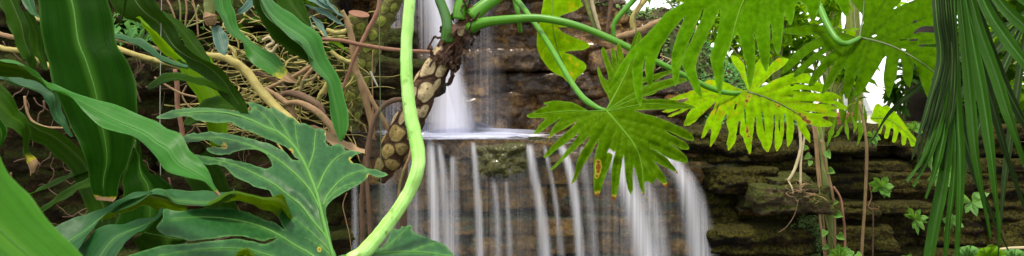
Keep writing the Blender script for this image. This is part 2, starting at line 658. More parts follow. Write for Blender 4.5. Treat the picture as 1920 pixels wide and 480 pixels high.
def scar_mat(name, ca, cb, rim):
    t = NT(name)
    o = t.coord('Object')
    a = t.attr('rad')
    n1 = t.noise(o, 60, 5, .7)
    n2 = t.noise(o, 260, 3, .7)
    col = t.ramp(n1, [(.35, ca), (.65, cb)])
    oi = t.n('ObjectInfo')
    col = t.mix(t.val(oi.outputs['Random'], 0, 1, 0, .55), col, tuple(x * .55 for x in ca))
    col = t.mix(t.val(n2, .5, .66, 0, .6), col, tuple(x * .45 for x in ca))
    col = t.mix(t.val(t.noise(o, 28, 5, .75), .52, .64, 0, .75), col, tuple(x * .3 for x in ca))
    e = t.math('ADD', a, t.math('MULTIPLY', t.math('SUBTRACT', n1, .5), .22))
    col = t.mix(t.val(e, .80, .92), col, rim)
    d = t.attr('dot')
    col = t.mix(t.val(d, .5, .75, 0, .8), col, (.05, .028, .012))
    nm = t.bump(t.math('ADD', n1, t.math('MULTIPLY', n2, .6)), .5, .004)
    return t.done(t.bsdf(col, .75, nm, .3))


scar_mat('scar', (.44, .32, .16), (.68, .55, .32), (.05, .022, .01))
scar_mat('scar_old', (.27, .19, .055), (.42, .31, .11), (.05, .026, .01))
scar_mat('scar_green', (.15, .18, .02), (.26, .29, .04), (.07, .06, .014))

t = NT('trunk_husk')
o = t.coord('Object')
n1 = t.noise(o, 22, 6, .7, .6)
n2 = t.noise(t.coord('Object', (1, 1, 6)), 30, 5, .7)
col = t.ramp(t.math('ADD', t.math('MULTIPLY', n1, .5), t.math('MULTIPLY', n2, .5)), [(.36, (.022, .009, .005)), (.52, (.09, .04, .018)), (.68, (.25, .15, .075))])
t.done(t.bsdf(col, .8, t.bump(t.math('ADD', n1, n2), 1.0, .012), .3))
t = NT('trunk_mossy')
o = t.coord('Object')
n1 = t.noise(o, 22, 6, .7, .6)
col = t.ramp(n1, [(.36, (.04, .035, .01)), (.52, (.12, .12, .025)), (.68, (.22, .21, .05))])
t.done(t.bsdf(col, .8, t.bump(n1, .9, .012), .3))

# stone
rock_mat('rock_wet', ((.009, .004, .001), (.095, .044, .007), (.42, .235, .062)), wet=.3, zs=1.3, strata=1.5)
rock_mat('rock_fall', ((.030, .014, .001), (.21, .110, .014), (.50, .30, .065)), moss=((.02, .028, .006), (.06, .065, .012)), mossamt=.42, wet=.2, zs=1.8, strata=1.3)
rock_mat('rock_dark', ((.006, .004, .001), (.024, .016, .004), (.07, .045, .013)), moss=((.012, .018, .002), (.045, .05, .005)), mossamt=.45)
rock_mat('rock_terrace', ((.0026, .0015, .0003), (.010, .006, .0011), (.085, .052, .010)), moss=((.004, .0055, .0004), (.062, .052, .004)), mossamt=.50, zs=2.6)  # moss tone also brightened to paint yellow light on the ledge tops
rock_mat('rock_lip', ((.02, .014, .006), (.07, .05, .02), (.2, .13, .05)), moss=((.03, .035, .004), (.14, .13, .015)), mossamt=.66, wet=.3)
rock_mat('rock_slab', ((.015, .010, .005), (.07, .05, .025), (.24, .18, .11)), moss=((.018, .026, .004), (.08, .085, .014)), mossamt=.5)
rock_mat('rock_back', ((.006, .004, .003), (.016, .011, .007), (.035, .025, .014)))

t = NT('soil')
o = t.coord('Object')
n1 = t.noise(o, 12, 8, .7)
n2 = t.noise(o, 2.2, 4)
col = t.ramp(n1, [(.35, (.02, .013, .007)), (.55, (.07, .05, .025)), (.7, (.13, .10, .05))])
col = t.mix(t.val(n2, .45, .6), col, (.035, .06, .012))
t.done(t.bsdf(col, .9, t.bump(n1, .8, .03), .2))
t = NT('gravel')
o = t.coord('Object')
n1 = t.noise(o, 60, 6, .7)
t.done(t.bsdf(t.ramp(n1, [(.3, (.45, .42, .37)), (.7, (.72, .7, .65))]), .9, t.bump(n1, .5, .01), .2))
t = NT('moss')
o = t.coord('Object')
n1 = t.noise(o, 70, 4, .6)
t.done(t.bsdf(t.ramp(n1, [(.35, (.05, .10, .02)), (.65, (.16, .25, .08))]), .9, t.bump(n1, .6, .006), .2))
t = NT('white_plaster')
o = t.coord('Object')
n1 = t.noise(o, 8, 5)
wv = t.n('TexWave', wave_type='BANDS', bands_direction='Z')
wv.inputs['Scale'].default_value = 2.2
t.l(o, wv.inputs['Vector'])
t.done(t.bsdf(t.ramp(n1, [(.3, (.74, .73, .74)), (.7, (.84, .84, .84))]), .7, t.bump(wv.outputs['Fac'], .3, .02), .3))
t = NT('clay')
o = t.coord('Object')
n1 = t.noise(o, 15, 5)
t.done(t.bsdf(t.ramp(n1, [(.3, (.22, .06, .04)), (.7, (.36, .12, .09))]), .8, t.bump(n1, .3, .01), .3))


# water
def silk_mat(name, dens, col=(.90, .90, .99), sx=9.0, sy=.5, lo=.36, hi=.66, top=.0, base=.0):
    """thin falling water: white froth that covers more where strands run together"""
    t = NT(name)
    uv = t.coord('UV', (sx, sy, 1))
    n1 = t.noise(uv, 1, 3, .55)
    n2 = t.noise(t.coord('UV', (sx * 3.1, sy * .6, 1)), 1, 2, .5)
    f = t.val(t.math('ADD', t.math('MULTIPLY', n1, .7), t.math('MULTIPLY', n2, .3)), lo, hi, base, 1)
    e = t.attr('edge')
    a = t.math('MULTIPLY', t.math('MULTIPLY', f, e), dens)
    d = t.n('BsdfDiffuse')
    d.inputs['Color'].default_value = (*col, 1)
    tl = t.n('BsdfTranslucent')
    tl.inputs['Color'].default_value = (*col, 1)
    mx = t.n('MixShader')
    mx.inputs[0].default_value = .5
    t.l(d.outputs[0], mx.inputs[1])
    t.l(tl.outputs[0], mx.inputs[2])
    tp = t.n('BsdfTransparent')
    m2 = t.n('MixShader')
    t.l(a, m2.inputs[0])
    t.l(tp.outputs[0], m2.inputs[1])
    t.l(mx.outputs[0], m2.inputs[2])
    return t.done(m2.outputs[0])


t = NT('frosted_panel')
n1 = t.noise(t.coord('Object', (.3, .3, 6)), 3, 3)
cc = t.ramp(n1, [(.3, (.82, .82, .84)), (.7, (.93, .93, .95))])
d_ = t.n('BsdfDiffuse')
t.l(cc, d_.inputs['Color'])
tl_ = t.n('BsdfTranslucent')
t.l(cc, tl_.inputs['Color'])
mx = t.n('MixShader')
mx.inputs[0].default_value = .5
t.l(d_.outputs[0], mx.inputs[1])
t.l(tl_.outputs[0], mx.inputs[2])
t.done(mx.outputs[0])
silk_mat('silk', 1.0, sx=5, sy=.3, lo=.34, hi=.70, base=.26)
silk_mat('veil', .5, sx=14, sy=.3, lo=.36, hi=.72, base=.1)
silk_mat('column', 1.0, sx=2.4, sy=.3, base=.7)
t = NT('foam_water')
o = t.coord('Object')
n1 = t.noise(t.coord('Object', (2.2, 1, 1)), 7, 5, .6, .5)
fa = t.attr('foam')
f = t.val(t.math('ADD', t.math('MULTIPLY', fa, .9), t.math('MULTIPLY', t.math('SUBTRACT', n1, .5), .8)), .15, .75)
nb = t.noise(t.coord('Object'), 38, 5, .7)
w = t.bsdf(t.ramp(nb, [(.35, (.012, .007, .002)), (.55, (.06, .034, .010)), (.72, (.16, .10, .035))]), .22, t.bump(nb, .9, .02), .22)
fo = t.bsdf((.90, .90, .98), .6, None, .3)
mx = t.n('MixShader')
t.l(f, mx.inputs[0])
t.l(w, mx.inputs[1])
t.l(fo, mx.inputs[2])
t.done(mx.outputs[0])
t = NT('basin_water')
n1 = t.noise(t.coord('Object'), 6, 4)
t.done(t.bsdf((.02, .022, .018), .06, t.bump(n1, .15, .02), .5))
t = NT('mist')
v = t.n('VolumePrincipled')
v.inputs['Color'].default_value = (.93, .92, .98, 1)
v.inputs['Density'].default_value = 26
v.inputs['Anisotropy'].default_value = .1
t.l(v.outputs[0], t.out.inputs['Volume'])
# ------------------------------------------------------------------ world and light
EL, AZ = RAD(ELEV), RAD(AZIM)
w = bpy.data.worlds.new('World')
S.world = w
w.use_nodes = True
nt = w.node_tree
bg = nt.nodes['Background']
sky = nt.nodes.new('ShaderNodeTexSky')
sky.sky_type = 'NISHITA'
sky.sun_disc = False
sky.sun_elevation = EL
sky.sun_rotation = AZ
sky.dust_density = .6
sky.air_density = 1.0
sky.ozone_density = 1.0
hsv = nt.nodes.new('ShaderNodeHueSaturation')          # thin overcast: the sky light is nearly neutral
hsv.inputs['Saturation'].default_value = .12
nt.links.new(sky.outputs[0], hsv.inputs['Color'])
nt.links.new(hsv.outputs[0], bg.inputs['Color'])
bg.inputs['Strength'].default_value = SKY
sd = bpy.data.lights.new('sun', 'SUN')
sd.energy = SUN
sd.angle = RAD(SUNANG)
sd.color = (1, .92, .78)
so = bpy.data.objects.new('sun', sd)
COL.objects.link(so)
to = Vector((math.sin(AZ) * math.cos(EL), math.cos(AZ) * math.cos(EL), math.sin(EL)))
so.rotation_euler = (-to).to_track_quat('-Z', 'Y').to_euler()
S.view_settings.view_transform = 'Standard'
S.view_settings.look = 'None'
S.view_settings.gamma = 1
S.view_settings.use_curve_mapping = False
S.view_settings.exposure = EXPO
S.cycles.max_bounces = 10
S.cycles.transparent_max_bounces = 24
S.cycles.volume_bounces = 2
S.cycles.use_denoising = True

# ------------------------------------------------------------------ ground
PZ = 1.245                                    # level of the pool above the ledge


def sstep(a, b, x):
    t = max(0.0, min(1.0, (x - a) / (b - a)))
    return t * t * (3 - 2 * t)


def terr(x, y):
    z = 1.22 + .05 * mnoise.noise(Vector((x * 1.3, y * 1.3, 3)))
    mound = .72 * (1 - sstep(.75, 1.5, x)) * sstep(5.1, 5.5, y) * (1 - sstep(7.5, 12, y))
    mound += .36 * (1 - sstep(1.4, 1.9, x)) * sstep(.8, 1.1, x) * sstep(4.55, 5.4, y) * (1 - sstep(7, 9, y))
    mound += .95 * (1 - sstep(-1.4, -.9, x)) * sstep(4.2, 4.6, y) * (1 - sstep(7.5, 12, y))
    z += mound * (1 + .25 * mnoise.noise(Vector((x * 2, y * 2, 8))))
    if y < 5.15:
        z -= .25 * (1 - sstep(.95, 1.12, x)) * sstep(-1.3, -1.1, x)
    z += .15 * sstep(9, 30, y)
    return z


xs = np.r_[-120, -60, -25, -10, -6, np.arange(-4, 5.01, .16), 7, 10, 25, 60, 120]
ys = np.r_[np.arange(4.16, 9, .16), 10, 12, 15, 20, 30, 60, 120, 300]
V = [(x, y, terr(x, y)) for y in ys for x in xs]
nx = len(xs)
F = [(j * nx + i, j * nx + i + 1, (j + 1) * nx + i + 1, (j + 1) * nx + i) for j in range(len(ys) - 1) for i in range(nx - 1)]
mesh('terrace_ground', V, F, M['soil'], kind='structure')
V = [(-120, -60, 0), (120, -60, 0), (120, 4.4, 0), (-120, 4.4, 0)]
mesh('ground', V, [(0, 1, 2, 3)], M['soil'], kind='structure')
# pale gravel added beyond the terrace plants so the gaps show white
V, F = [], []
gy = np.r_[np.linspace(5.5, 12, 14), 16, 24, 40, 80]
for y in gy:
    for i in range(12):
        x = (1.9 + .25 * math.sin(y * 1.3)) + (i / 11) ** 1.5 * (8 + y)
        V.append((x, y, terr(x, y) + .03))
for j in range(len(gy) - 1):
    for i in range(11):
        a = j * 12 + i
        F.append((a, a + 1, a + 13, a + 12))
mesh('path', V, F, M['gravel'], kind='structure')
V = [(-1.6, 2.9, .22), (2.6, 2.9, .22), (2.6, 4.3, .22), (-1.6, 4.3, .22)]
mesh('water', V, [(0, 1, 2, 3)], M['basin_water'], kind='structure')


# ------------------------------------------------------------------ rock walls
def unit_grid(nx, ny, nz):
    """surface grid of a cube with shared vertices"""
    idx, V, F = {}, [], []

    def vid(i, j, k):
        if (i, j, k) not in idx:
            idx[(i, j, k)] = len(V)
            V.append((2 * i / nx - 1, 2 * j / ny - 1, 2 * k / nz - 1))
        return idx[(i, j, k)]
    for i in range(nx):
        for j in range(ny):
            F.append((vid(i, j, 0), vid(i, j + 1, 0), vid(i + 1, j + 1, 0), vid(i + 1, j, 0)))
            F.append((vid(i, j, nz), vid(i + 1, j, nz), vid(i + 1, j + 1, nz), vid(i, j + 1, nz)))
    for i in range(nx):
        for k in range(nz):
            F.append((vid(i, 0, k), vid(i + 1, 0, k), vid(i + 1, 0, k + 1), vid(i, 0, k + 1)))
            F.append((vid(i, ny, k), vid(i, ny, k + 1), vid(i + 1, ny, k + 1), vid(i + 1, ny, k)))
    for j in range(ny):
        for k in range(nz):
            F.append((vid(0, j, k), vid(0, j, k + 1), vid(0, j + 1, k + 1), vid(0, j + 1, k)))
            F.append((vid(nx, j, k), vid(nx, j + 1, k), vid(nx, j + 1, k + 1), vid(nx, j, k + 1)))
    return np.asarray(V), F


GRID = unit_grid(22, 5, 14)
GRIDBIG = unit_grid(34, 10, 20)


def stone_geo(c, s, seed, rough=.18, strat=.12, p=6, grid=None, taper=0):
    g, F = grid or GRID
    n = (np.abs(g) ** p).sum(1) ** (1 / p)
    q = g / n[:, None]
    h = np.asarray(s) / 2
    m = min(s[0], s[2])
    out = []
    for a in q:
        w = a * h
        pos = Vector(((w[0] + c[0]) * 5.5 + seed, (w[1] + c[1]) * 5.5, (w[2] + c[2]) * 7.0))
        d = mnoise.fractal(pos, .9, 2.1, 5)
        l = mnoise.noise(Vector((w[0] * 2.5 + seed, w[1] * 2.5, (w[2] + c[2]) * 26 + seed)))
        k = 1 + 0 * taper
        e = mnoise.noise(pos * 5.5) * .35 + mnoise.noise(pos * 11) * .2
        f = (d * rough + l * strat * (1 - abs(a[2]) ** 4) + e * rough * .55) * m * .75
        dirv = a / (np.linalg.norm(a) + 1e-9)
        out.append((c[0] + w[0] * k + dirv[0] * f * .8, c[1] + w[1] + dirv[1] * f - (0 if a[1] > 0 else abs(l) * 0), c[2] + w[2] + dirv[2] * f * .55))
    return out, F


def rock_wall(label, x0, x1, z0, ztop, Yf, mat, seed, rowh=(.08, .17), wid=(.16, .46), depth=.3, cap=100, jit=.05, name='rock_wall', rough=.2, strat=.14, lean=.0, flush=False):
    r = random.Random(seed)
    root = thing(name, label, 'rock wall', ((x0 + x1) / 2, Yf((x0 + x1) / 2) + .2, z0))
    z = z0
    cnt = 0
    zt = max(ztop(x0 + (x1 - x0) * i / 20) for i in range(21))
    while z < zt and cnt < cap:
        hgt = r.uniform(*rowh)
        x = x0 - r.uniform(0, .2)
        setb = r.uniform(-jit, jit)
        while x < x1 and cnt < cap:
            wd = r.uniform(*wid)
            cx = x + wd / 2
            if z + hgt * (.35 if not flush else 1.0) < ztop(cx) + (.01 if flush else 0):
                hh = hgt * r.uniform(.92, 1.12)
                c = (cx, Yf(cx) + depth / 2 + setb + r.uniform(-jit, jit) * .6 + lean * (z - z0), z + hgt / 2 + r.uniform(-.012, .012))
                sv, sf = stone_geo(c, (wd * 1.1, depth, hh * 1.12), r.uniform(0, 90), rough * r.uniform(.8, 1.3), strat, p=r.choice((5, 7, 10)))
                mesh('stone', sv, sf, mat, root)
                cnt += 1
            x += wd
        z += hgt
    # the packed earth behind the stones
    n = 24
    V, F = [], []
    for i in range(n + 1):
        x = x0 - .1 + (x1 - x0 + .2) * i / n
        y = Yf(x) + depth * .55
        V += [(x, y + lean * .4, z0 - .3), (x, y + lean * .7, ztop(x) - .04), (x, y + .5, ztop(x) - .05)]
    for i in range(n):
        a = 3 * i
        F += [(a, a + 3, a + 4, a + 1), (a + 1, a + 4, a + 5, a + 2)]
    mesh('core', V, F, M['rock_back'], root)
    return root, cnt


# wet cliff behind the upper fall
def top_up(x):
    return 2.34 if x < .15 else 2.34 - .36 * sstep(.15, .5, x) - .05 * sstep(.5, .8, x) - .5 * sstep(.8, 1.0, x)


rock_wall('dark brown wet cliff of rough stones behind the tall upper fall', -1.15, 1.08, 1.16, top_up, lambda x: 4.86 + .1 * mnoise.noise(Vector((x * 2, 1, 5))) - .22 * sstep(.95, 1.4, x),
          M['rock_wet'], 11, rowh=(.12, .24), wid=(.2, .48), jit=.06, rough=.34, strat=.08)
# ledge wall under the lip
ledge, _ = rock_wall('brown layered ledge wall seen through the lower curtain of falling water', -1.1, 1.0, .42, lambda x: PZ - .03, lambda x: 4.05 + .03 * mnoise.noise(Vector((x * 3, 1, 2))),
                     M['rock_fall'], 23, rowh=(.08, .15), wid=(.14, .36), jit=.04, flush=True)
a = P(936, 300, 3.97)
sv, sf = stone_geo((a.x, a.y + .1, a.z - .005), (.26, .3, .175), 5.3, .42, .14, 6, GRIDBIG)
mesh('lip_stone', sv, sf, M['rock_lip'], ledge, label='mossy brown stone jutting through the lip between two streams')
a = P(1075, 287, 4.0)
sv, sf = stone_geo((a.x, a.y + .12, a.z - .02), (.32, .3, .07), 15.3, .3, .1, 5, GRID)
mesh('lip_stone', sv, sf, M['rock_fall'], ledge)
# terrace wall, right
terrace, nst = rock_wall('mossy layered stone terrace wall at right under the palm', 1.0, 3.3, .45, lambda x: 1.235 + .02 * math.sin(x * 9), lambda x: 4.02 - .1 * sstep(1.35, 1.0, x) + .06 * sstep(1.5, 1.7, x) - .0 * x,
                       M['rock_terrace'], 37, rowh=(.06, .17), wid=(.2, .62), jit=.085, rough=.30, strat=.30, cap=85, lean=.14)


def slab(px, py, Y, w, d, h, mat, seed, label, par, rough=.3, strat=.3, p=4):
    c = P(px, py, Y)
    sv, sf = stone_geo((c.x, c.y + d / 2, c.z), (w, d, h), seed, rough, strat, p, GRIDBIG)
    return mesh('ledge_slab', sv, sf, mat, par, label=label)


slab(1494, 376, 3.70, .34, .5, .125, M['rock_slab'], 3.1, 'pale grey ledge slab jutting out below the hanging roots', terrace, rough=.5, strat=.45, p=9)
slab(1490, 352, 3.78, .2, .3, .09, M['rock_slab'], 43.1, 'lumpy stone on top of the pale jutting slab', terrace, rough=.5, strat=.4, p=8)
slab(1395, 340, 3.9, .34, .4, .12, M['rock_terrace'], 8.1, 'dark slab of the terrace wall beside the wide stream', terrace, rough=.42, strat=.42, p=10)
slab(1352, 282, 3.98, .30, .5, .13, M['rock_terrace'], 61.1, 'dark stone closing the right end of the pool', terrace, rough=.4, strat=.4, p=10)
slab(1318, 268, 3.86, .15, .45, .10, M['rock_terrace'], 63.1, 'dark stone standing at the right end of the lip', terrace, rough=.4, strat=.4, p=8)
slab(1445, 286, 4.0, .30, .4, .10, M['rock_terrace'], 62.1, 'dark stone under the tips of the yellowing leaf', terrace, rough=.4, strat=.4, p=10)
for k, (px, w_, h_) in enumerate(((1018, .16, .06), (1062, .13, .05), (1110, .17, .065), (1165, .16, .06), (1215, .15, .055), (1258, .14, .065), (1295, .14, .06))):
    a = P(px, 272 + (k % 3) * 3, 3.985)
    sv, sf = stone_geo((a.x, a.y + .07, a.z), (w_, .16, h_), 70 + k * 3.3, .4, .2, 6, GRID)
    mesh('lip_stone', sv, sf, M['rock_fall'], ledge)
slab(1430, 455, 3.78, .5, .4, .12, M['rock_terrace'], 6.1, 'dark low slab under the jutting pale slab', terrace, rough=.42, strat=.42, p=10)
slab(1600, 281, 3.95, .26, .3, .05, M['rock_terrace'], 9.1, 'thin flat yellowish slab at the top of the terrace wall', terrace)
slab(1600, 400, 3.93, .24, .3, .09, M['rock_terrace'], 12.4, 'yellowish slab lit from above beside the thin tan vine', terrace, rough=.42, strat=.42, p=10)
slab(1700, 395, 3.96, .34, .3, .06, M['rock_terrace'], 18.4, 'flat slab behind the lower leafy seedling', terrace)
slab(1620, 450, 3.9, .32, .3, .12, M['rock_terrace'], 19.4, 'rounded mossy block at the foot of the terrace wall', terrace, rough=.42, strat=.42, p=10)
# left bank
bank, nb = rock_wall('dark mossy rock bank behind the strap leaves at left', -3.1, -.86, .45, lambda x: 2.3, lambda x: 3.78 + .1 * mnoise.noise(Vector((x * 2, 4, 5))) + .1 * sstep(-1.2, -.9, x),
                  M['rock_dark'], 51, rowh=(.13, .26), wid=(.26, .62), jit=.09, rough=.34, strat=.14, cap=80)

# ------------------------------------------------------------------ water
def foam_at(x, y):
    f = math.exp(-((x + .34) / .32) ** 2 - ((y - 4.70) / .2) ** 2) * 1.4
    f += 1.0 * math.exp(-((x + .22) / .34) ** 2 - ((y - 4.36) / .26) ** 2)
    f += .25 * mnoise.noise(Vector((x * 5, y * 9, 2)))
    f += .34 * math.exp(-((y - 4.05) / .06) ** 2) * (.5 + mnoise.noise(Vector((x * 9, 3, 1))))
    f *= 1.15 * sstep(3.985, 4.12, y + .08 * mnoise.noise(Vector((x * 7, 1, 6))))
    return max(0, f)


xs = np.linspace(-1.0, .875, 90)
ys = np.r_[[3.955, 3.965, 3.98], np.linspace(4.0, 4.98, 30)]
V, fo = [], []
for y in ys:
    for x in xs:
        lip = 3.99 + .09 * mnoise.noise(Vector((x * 6, 2, 0)))
        z = PZ + .004 * mnoise.noise(Vector((x * 6, y * 14, 0)))
        yy = y
        if y < 4.0:
            k = (4.0 - y) / .045
            z -= .06 * k * k + .018 * k * (1 + 1.4 * mnoise.noise(Vector((x * 14, 7, 0))))
            z += .007 * mnoise.noise(Vector((x * 23, 3, 0)))
            yy = lip - .02 * k
        elif y == 4.0:
            yy = lip + .01
        V.append((x, yy, z))
        fo.append(foam_at(x, y))
nx = len(xs)
F = [(j * nx + i, j * nx + i + 1, (j + 1) * nx + i + 1, (j + 1) * nx + i) for j in range(len(ys) - 1) for i in range(nx - 1)]
mesh('pool_water', V, F, M['foam_water'], attrs={'foam': fo}, kind='structure')


def stream(name, pts, hw, mat, parent, Y0, Y1, bow=.5, top=.03, bot=0.0, n=40, m=15, label=None, gain=1.0, lump=0):
    """falling water: a bowed strand that springs forward from the lip"""
    L = smooth_line([(p[0], p[1]) for p in pts], n)
    h = np.interp(np.linspace(0, 1, n), np.linspace(0, 1, len(hw)), hw)
    V, uv, ed = [], [], []
    s0 = pts[0][0] * .731
    for i in range(n):
        t = i / (n - 1)
        Y = Y0 + (Y1 - Y0) * math.sqrt(t)
        for j in range(m):
            c = 2 * j / (m - 1) - 1
            x = L[i, 0] + c * h[i]
            q = P(x, L[i, 1], Y)
            q.y -= bow * h[i] * Y / FP * (1 - c * c)
            V.append(q)
            uv.append((s0 + x / 60.0, t + s0))
            e = (1 - c * c) ** 2.2
            e *= min(1, t / top) if top else 1
            if bot: e *= min(1, (1 - t) / bot)
            ed.append(e * gain)
    F = [(i * m + j, i * m + j + 1, (i + 1) * m + j + 1, (i + 1) * m + j) for i in range(n - 1) for j in range(m - 1)]
    return mesh(name, V, F, mat, parent, {'edge': ed}, uv, label=label)


up = thing('waterfall', 'tall narrow white upper fall pouring down the dark cliff behind the scarred trunk', 'waterfall', P(835, 245, 4.72))
stream('stream', [(812, -60), (826, 40), (838, 140), (846, 248)], [42, 36, 34, 60], M['column'], up, 4.76, 4.60, top=.01, gain=1.0)
stream('stream', [(826, -60), (840, 60), (850, 160), (858, 248)], [24, 24, 26, 40], M['column'], up, 4.74, 4.58, top=.01, gain=.8)
stream('stream', [(806, -60), (815, 60), (835, 150), (840, 250)], [60, 46, 44, 86], M['veil'], up, 4.80, 4.68, top=.01, gain=2.2)
stream('stream', [(742, -60), (738, 60), (735, 250)], [34, 38, 46], M['veil'], up, 4.74, 4.64, top=.01, gain=1.2)
stream('stream', [(900, -60), (905, 100), (915, 250)], [26, 40, 60], M['veil'], up, 4.82, 4.72, top=.01, gain=.5)

low = thing('waterfall', 'wide lower curtain of silky white streams falling from the stone ledge', 'waterfall', P(1000, 480, 3.9))
ST = [  # path, half widths, gain
    ([(806, 262), (811, 330), (815, 400), (818, 520)], [9, 14, 14, 16], 1.25),
    ([(822, 266), (832, 330), (838, 420), (842, 520)], [6, 12, 14, 16], .75),
    ([(850, 290), (852, 350), (853, 420), (854, 520)], [8, 11, 12, 12], .7),
    ([(887, 264), (893, 330), (899, 420), (903, 520)], [6, 8, 10, 12], .8),
    ([(925, 330), (930, 380), (934, 440), (936, 520)], [5, 8, 10, 10], .42),
    ([(948, 330), (951, 380), (955, 440), (957, 520)], [4, 6, 8, 8], .4),
    ([(992, 268), (1002, 330), (1016, 410), (1026, 520)], [9, 11, 14, 18], .85),
    ([(1020, 270), (1033, 330), (1046, 410), (1056, 520)], [5, 6, 8, 9], .55),
    ([(1048, 265), (1066, 310), (1079, 380), (1092, 520)], [10, 11, 11, 12], 1.15),
    ([(1092, 272), (1098, 330), (1108, 410), (1116, 520)], [7, 9, 12, 16], .4),
    ([(1140, 275), (1168, 330), (1192, 400), (1218, 520)], [26, 26, 28, 34], 1.2),
    ([(1180, 280), (1206, 340), (1226, 410), (1242, 520)], [16, 18, 22, 26], .6),
    ([(1240, 280), (1270, 320), (1293, 380), (1312, 520)], [16, 22, 24, 26], 1.1),
    ([(1262, 290), (1296, 340), (1318, 410), (1334, 520)], [12, 16, 18, 20], .5),
    ([(664, 330), (666, 400), (667, 520)], [7, 8, 9], .55),
    ([(722, 300), (728, 380), (730, 520)], [16, 20, 22], .3),
    ([(765, 280), (775, 380), (780, 520)], [12, 18, 22], .45),
]
for pts, hw, g in ST:
    stream('stream', pts, [q * 1.18 for q in hw], M['silk'], low, 3.965, 3.80, top=.04, gain=g * .9)
stream('stream', [(770, 262), (772, 380), (774, 520)], [120, 124, 126], M['veil'], low, 3.99, 3.9, bow=.05, m=25, gain=0.35, label='thin see-through veil of water behind the left streams')
stream('stream', [(930, 268), (936, 380), (940, 520)], [130, 134, 140], M['veil'], low, 3.985, 3.88, bow=.05, m=25, gain=0.40, label='thin see-through veil of water below the mossy lip stone')
stream('stream', [(1150, 272), (1176, 380), (1190, 520)], [140, 150, 160], M['veil'], low, 3.985, 3.88, bow=.05, m=25, gain=0.49, label='thin see-through veil of water around the widest stream')


def blob(c, r, seed, nu=20, nv=10):
    V, F = [], []
    for j in range(nv + 1):
        ph = math.pi * j / nv
        for i in range(nu):
            th = 2 * math.pi * i / nu
            d = Vector((math.sin(ph) * math.cos(th), math.sin(ph) * math.sin(th), math.cos(ph)))
            k = 1 + .15 * mnoise.noise(d * 1.6 + Vector((seed, 0, 0)))
            V.append((c[0] + d.x * r[0] * k, c[1] + d.y * r[1] * k, c[2] + d.z * r[2] * k))
    for j in range(nv):
        for i in range(nu):
            F.append((j * nu + i, j * nu + (i + 1) % nu, (j + 1) * nu + (i + 1) % nu, (j + 1) * nu + i))
    return V, F


V, F = [], []
for (px, py, Y, rx, ry, rz, sd_) in ((845, 240, 4.62, .22, .07, .045, 1), (900, 247, 4.5, .30, .10, .018, 4), (850, 222, 4.66, .11, .05, .09, 7), (884, 256, 4.16, .30, .16, .016, 9)):
    b, f = blob(P(px, py, Y), (rx, ry, rz), sd_)
    k = len(V)
    V += b
    F += [tuple(i + k for i in q) for q in f]
mesh('mist', V, F, M['mist'], kind='stuff')
# ------------------------------------------------------------------ strap leaves, left
GL = 'strap leaves of the plants at the left'
strap('broadest strap leaf, hanging straight down from the top with a squared dry tip',
      [(62, -40), (72, 10), (78, 50), (83, 90), (90, 120), (98, 150), (108, 180), (118, 205), (130, 235), (146, 262), (160, 290), (165, 310), (168, 335), (172, 355), (181, 375)],
      [(190, -40), (203, 3), (211, 30), (216, 70), (225, 95), (240, 115), (250, 140), (257, 165), (258, 200), (256, 225), (253, 255), (250, 275), (240, 310), (228, 330), (221, 350), (219, 368), (212, 378)],
      [1.98, 1.90, 1.84, 1.82], [2.00, 1.92, 1.87, 1.82], M['strap_green'], bulge=-.10, wave=.02, seed=1, rib=M['rib_light'], ribw=.0026, tip=.012, group=GL, n=60, m=17, ripple=.003)
strap('long pale glossy strap leaf arching across the broadest leaf to a yellow tip',
      [(-40, 105), (0, 112), (30, 118), (45, 126), (68, 140), (100, 158), (160, 180), (220, 203), (265, 215), (295, 225), (312, 240), (338, 250), (347, 268), (355, 285), (375, 300), (393, 318), (405, 340), (415, 364)],
      [(-40, 110), (0, 114), (25, 118), (45, 129), (62, 143), (90, 163), (125, 180), (160, 206), (190, 228), (215, 242), (245, 259), (270, 276), (293, 294), (310, 314), (330, 326), (355, 336), (380, 343), (392, 353), (408, 367)],
      [1.84, 1.77, 1.73, 1.67, 1.60], [1.80, 1.73, 1.67, 1.60, 1.58], M['strap_gloss'], bulge=.10, wave=.016, seed=2, rib=M['rib_light'], tip=.012, group=GL, n=60, ripple=.002)
strap('dark folded underside beside the start of the long pale arching strap leaf',
      [(-40, 108), (0, 114), (30, 120), (50, 132), (75, 150), (100, 172)], [(-40, 138), (0, 142), (30, 146), (60, 151), (82, 162), (101, 174)],
      [1.85, 1.82], [1.95, 1.88], M['strap_dark'], bulge=.1, seed=3, group=GL, n=20)
strap('bluish narrow strap leaf drooping behind the broadest leaf',
      [(-40, 138), (0, 143), (30, 145), (60, 150), (85, 157), (100, 166), (110, 185), (120, 212), (130, 240), (137, 256)],
      [(-40, 143), (0, 147), (30, 158), (55, 165), (75, 175), (88, 195), (100, 220), (118, 240), (133, 257)],
      [2.2, 2.15, 2.05], [2.1, 2.05, 2.02], M['strap_teal'], bulge=.1, seed=4, rib=M['rib_light'], ribw=.0014, group=GL)
strap('dark strap leaf at the left edge tapering to a brown curled tip',
      [(-90, 150), (-50, 200), (0, 233), (28, 242), (40, 258), (45, 272), (43, 290), (50, 302), (55, 316), (57, 330)],
      [(-60, 120), (-20, 145), (12, 168), (28, 188), (37, 210), (50, 222), (56, 240), (55, 262), (54, 280), (60, 295), (66, 305), (67, 322)],
      [1.7, 1.66], [1.75, 1.7], M['strap_dark'], bulge=-.1, wave=.014, seed=5, tip=.08, group=GL)
strap('small green strap tip at the left edge beside the brown curled tip',
      [(-40, 215), (-20, 235), (-8, 258), (-2, 276)], [(-20, 200), (6, 228), (14, 248), (1, 276)], [1.6, 1.6], [1.62, 1.6], M['strap_green'], seed=6, group=GL, n=16, m=9)
